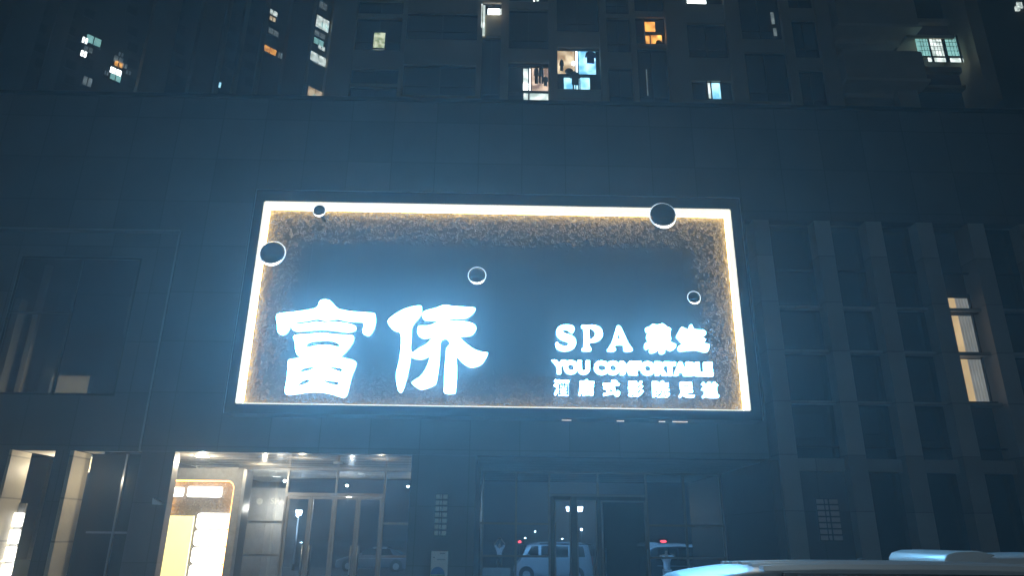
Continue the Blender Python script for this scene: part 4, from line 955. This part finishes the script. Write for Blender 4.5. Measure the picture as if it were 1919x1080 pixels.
def person(x, y, label, H, hands, trousers='trous', short=False):
    """faces +y; hands = (right, left) targets relative to the feet centre"""
    k = H / 1.75
    t = thing('person', label, 'person', (x, y, 0))
    J = [((0, 0, 0.95), (0.145, 0.10)), ((0, 0, 1.15), (0.125, 0.09)), ((0, 0, 1.36), (0.15, 0.10)), ((0, 0, 1.47), 0.06), ((0, 0.01, 1.54), 0.055), ((0, 0.015, 1.60), (0.072, 0.09)), ((0, 0.01, 1.69), (0.075, 0.092))]
    E = [(0, 1), (1, 2), (2, 3), (3, 4), (4, 5), (5, 6)]
    for s_ in (-1, 1):
        b0 = len(J); hd = Vector(hands[0 if s_ < 0 else 1]); sh = Vector((s_ * 0.185, 0, 1.40))
        mid = (sh + hd) / 2 + Vector((s_ * 0.16, 0.02, -0.02)); 
        fore = (hd - mid).normalized()
        J += [((s_ * 0.185, 0, 1.40), 0.058), (tuple(mid), 0.042), (tuple(hd - fore * 0.08), 0.028), (tuple(hd), (0.036, 0.018))]
        E += [(2, b0), (b0, b0 + 1), (b0 + 1, b0 + 2), (b0 + 2, b0 + 3)]
        for f in range(4):
            bf = len(J); o_ = Vector(((f - 1.5) * 0.019, 0.0, 0.0)); ln = (0.07, 0.08, 0.075, 0.06)[f]
            J += [(tuple(hd + o_ + fore * 0.045), 0.009), (tuple(hd + o_ + fore * (0.045 + ln * 0.5) + Vector((0, 0.012, 0))), 0.008), (tuple(hd + o_ + fore * (0.035 + ln) + Vector((-s_ * 0.01, 0.03, 0))), 0.007)]
            E += [(b0 + 3, bf), (bf, bf + 1), (bf + 1, bf + 2)]
        bf = len(J); J += [(tuple(hd + Vector((-s_ * 0.035, 0.01, 0.005))), 0.011), (tuple(hd + Vector((-s_ * 0.06, 0.02, 0.02)) + fore * 0.03), 0.009)]; E += [(b0 + 3, bf), (bf, bf + 1)]
        bl = len(J)
        J += [((s_ * 0.095, 0, 0.88), 0.088), ((s_ * 0.11, 0.015, 0.50), 0.058), ((s_ * 0.12, -0.01, 0.28), 0.05), ((s_ * 0.12, -0.02, 0.09), 0.036), ((s_ * 0.13, 0.10, 0.04), (0.042, 0.03)), ((s_ * 0.135, 0.18, 0.03), (0.04, 0.022))]
        E += [(0, bl), (bl, bl + 1), (bl + 1, bl + 2), (bl + 2, bl + 3), (bl + 3, bl + 4), (bl + 4, bl + 5)]
    sc = lambda p: (x + p[0] * k, y + p[1] * k, p[2] * k)
    W_ = Vector(t['_w'])
    rel = lambda p: tuple(Vector(sc(p)) - W_)
    skin_mesh('body', [(rel(p), tuple(q * k for q in r) if isinstance(r, tuple) else r * k) for p, r in J], E, M['skin'], t)
    # clothes: shell grown on the same skeleton
    JS = [((0, 0, 0.86), (0.165, 0.12)), ((0, 0, 1.0), (0.155, 0.115)), ((0, 0, 1.18), (0.145, 0.108)), ((0, 0, 1.37), (0.168, 0.115)), ((0, 0, 1.45), 0.085)]; ES = [(0, 1), (1, 2), (2, 3), (3, 4)]
    for s_ in (-1, 1):
        b0 = len(JS); hd = Vector(hands[0 if s_ < 0 else 1]); sh = Vector((s_ * 0.185, 0, 1.40)); mid = (sh + hd) / 2 + Vector((s_ * 0.16, 0.02, -0.02))
        JS += [(tuple(sh), 0.078), (tuple(sh.lerp(mid, 0.85)), 0.066)]; ES += [(3, b0), (b0, b0 + 1)]
    skin_mesh('shirt', [(rel(p), tuple(q * k for q in r) if isinstance(r, tuple) else r * k) for p, r in JS], ES, M['shirt'], t)
    JT = [((0, 0, 0.93), (0.158, 0.115))]; ET = []
    for s_ in (-1, 1):
        b0 = len(JT); JT += [((s_ * 0.095, 0, 0.84), 0.102), ((s_ * 0.11, 0.015, 0.50), 0.075)] + ([] if short else [((s_ * 0.12, -0.01, 0.28), 0.066), ((s_ * 0.12, -0.02, 0.10), 0.058)])
        ET += [(0, b0), (b0, b0 + 1)] + ([] if short else [(b0 + 1, b0 + 2), (b0 + 2, b0 + 3)])
    skin_mesh('trousers', [(rel(p), tuple(q * k for q in r) if isinstance(r, tuple) else r * k) for p, r in JT], ET, M[trousers], t)
    hc = Vector(sc((0, -0.012, 1.68)))
    MB().ball(hc, 0.088 * k, 0.1 * k, 0.10 * k, 18, 12).build('hair', M['hair'], t, True)
    f = MB()
    for s_ in (-1, 1): f.ball(sc((s_ * 0.03, 0.098, 1.655)), 0.012, 0.008, 0.007, 10, 6)
    f.build('eyes', M['hair'], t, True)
    MB().ball(sc((0, 0.108, 1.625)), 0.012, 0.018, 0.02, 10, 6).build('nose', M['skin'], t, True)
    return t
# photographer: lens of the phone is where the picture was taken from
person(-0.02, -0.80, 'photographer in a white shirt raising a phone, mirrored in the storefront', 1.80, ((-0.09, 0.30, 1.90), (0.09, 0.30, 1.90)))
ph = thing('phone', 'dark phone held up in both hands by the photographer in a white shirt', 'phone', (0, -0.45, 1.93))
MB().box(-0.08, 0.08, -0.455, -0.445, 1.955, 2.03).build('body', M['phone'], ph, bevel=0.003)
MB().tube((0, -0.445, 2.0), (0, -0.442, 2.0), 0.008, n=12).build('lens', M['carglass'], ph)
person(6.75, 14.0, 'second person in white top and pale trousers, mirrored at the right of the storefront', 1.70, ((-0.10, 0.28, 1.50), (0.18, 0.26, 1.52)), 'light_tr')
tag(MB().box(-1.6, 0.62, 1.1, 1.55, 0, 0.42).build('planter_wall', M['conc'], origin=(-0.5, 1.3, 0), bevel=0.02), 'low pale concrete planter wall mirrored beside the silver van nose', 'planter')

# ------------------------------------------------------------------ street lamps behind the viewpoint
def lamp_unit(loc, label, twin, h=4.0, e=430):
    t = thing('street_lamp', label, 'street lamp', loc, 'street lamps across the road')
    x, y, _ = loc
    MB().tube((x, y, 0), (x, y, 0.35), 0.10, 0.09, 16).build('base', M['dark'], t, True)
    MB().tube((x, y, 0.35), (x, y, h), 0.065, 0.045, 14).build('pole', M['pole'], t, True)
    for s_ in ((-1, 1) if twin else (0,)):
        hx = x + s_ * 0.38
        if s_: MB().tube((x, y, h - 0.1), (hx, y, h + 0.02), 0.02, n=8).build('arm', M['pole'], t)
        hd = MB().box(hx - 0.16, hx + 0.16, y - 0.16, y + 0.16, h + 0.34, h + 0.40).build('head', M['dark'], t)
        MB().add([(hx - 0.13, y - 0.13, h + 0.04), (hx + 0.13, y - 0.13, h + 0.04), (hx + 0.13, y + 0.13, h + 0.04), (hx - 0.13, y + 0.13, h + 0.04),
                  (hx - 0.17, y - 0.17, h + 0.337), (hx + 0.17, y - 0.17, h + 0.337), (hx + 0.17, y + 0.17, h + 0.337), (hx - 0.17, y + 0.17, h + 0.337)],
                 [(0, 3, 2, 1), (4, 5, 6, 7), (0, 1, 5, 4), (1, 2, 6, 5), (2, 3, 7, 6), (3, 0, 4, 7)]).build('lamp', M['lamp'], hd)
    light('POINT', (x, y + 0.25, h - 0.02), e, (0.72, 0.93, 1.0))
    return t
def mir(px, D): return (px - 937) / 1398 * D
lamp_unit((mir(1077.5, 50), 44.4 - 50, 0), 'twin headed street lamp mirrored above the silver van', True, 3.75)
l1 = lamp_unit((mir(557, 47), 44.4 - 47, 0), 'tall single headed street lamp mirrored in the left glass doors', False, 3.2)
far = [(1003, 148, 'smaller', 1.0), (1090, 112, 'nearer', 1.0), (984, 130, 'low', 0.62), (1054, 140, 'low', 0.60), (1366, 150, 'low', 0.6), (567, 120, 'low', 0.3)]
labs = ['far lamp mirrored above and left of the van roof', 'far lamp mirrored just right of the twin headed lamp', 'far low lamp mirrored between the photographer and the van', 'far low lamp mirrored directly over the van roof', 'far low lamp mirrored in the rightmost storefront glass', 'knee high blue lamp mirrored in the leftmost door']
for (px, D, _, sc_), lbl in zip(far, labs):
    c = copy_tree(l1); c.location = (mir(px, D), 44.4 - D, 0); c.scale = (1, 1, sc_); c['label'] = lbl
def signal(px, py, D, lbl, wpx):
    x = mir(px, D); y = 44.4 - D; z = 2 - (py - 1010) * D / 1484
    t = thing('traffic_signal', lbl, 'traffic light', (x, y, 0), 'red signals across the road')
    MB().tube((x, y, 0), (x, y, z - 0.2), 0.06, n=10).build('pole', M['pole'], t)
    hd = MB().box(x - 0.4, x + 0.4, y - 0.15, y + 0.15, z - 0.2, z + 0.2).build('head', M['dark'], t)
    MB().ball((x, y + 0.16, z), wpx * D / 1400 / 2, 0.05, 0.12, 14, 8).build('red_light', M['redlit'], hd, True)
signal(974, 1016, 75, 'small red signal light mirrored left of the van', 6)
signal(1243, 1012, 70, 'wide red signal light mirrored above the second person', 12)

# ------------------------------------------------------------------ added haze standing in for lens glow
for o in sg.children:
    if o.data.materials and o.data.materials[0] == M['letter']:
        o.data.materials.append(M['letter_side'])
        for p in o.data.polygons:
            if p.normal.y > -0.5: p.material_index = 1
hz = MB().box(-112, 115, -125, 135, -1, 90).build('haze', bpy.data.materials.new('haze_air'))
hm = hz.data.materials[0]; hm.use_nodes = True; n_ = hm.node_tree.nodes; n_.remove(n_['Principled BSDF'])
pv = n_.new('ShaderNodeVolumePrincipled'); pv.inputs['Color'].default_value = (0.85, 0.94, 1.0, 1); pv.inputs['Density'].default_value = 0.008
pv.inputs['Anisotropy'].default_value = 0.6
hm.node_tree.links.new(pv.outputs[0], n_['Material Output'].inputs['Volume'])
tag(hz, 'thin even night haze over the whole street', 'haze', kind='stuff')

for o in bpy.data.objects:
    if '_w' in o: del o['_w']
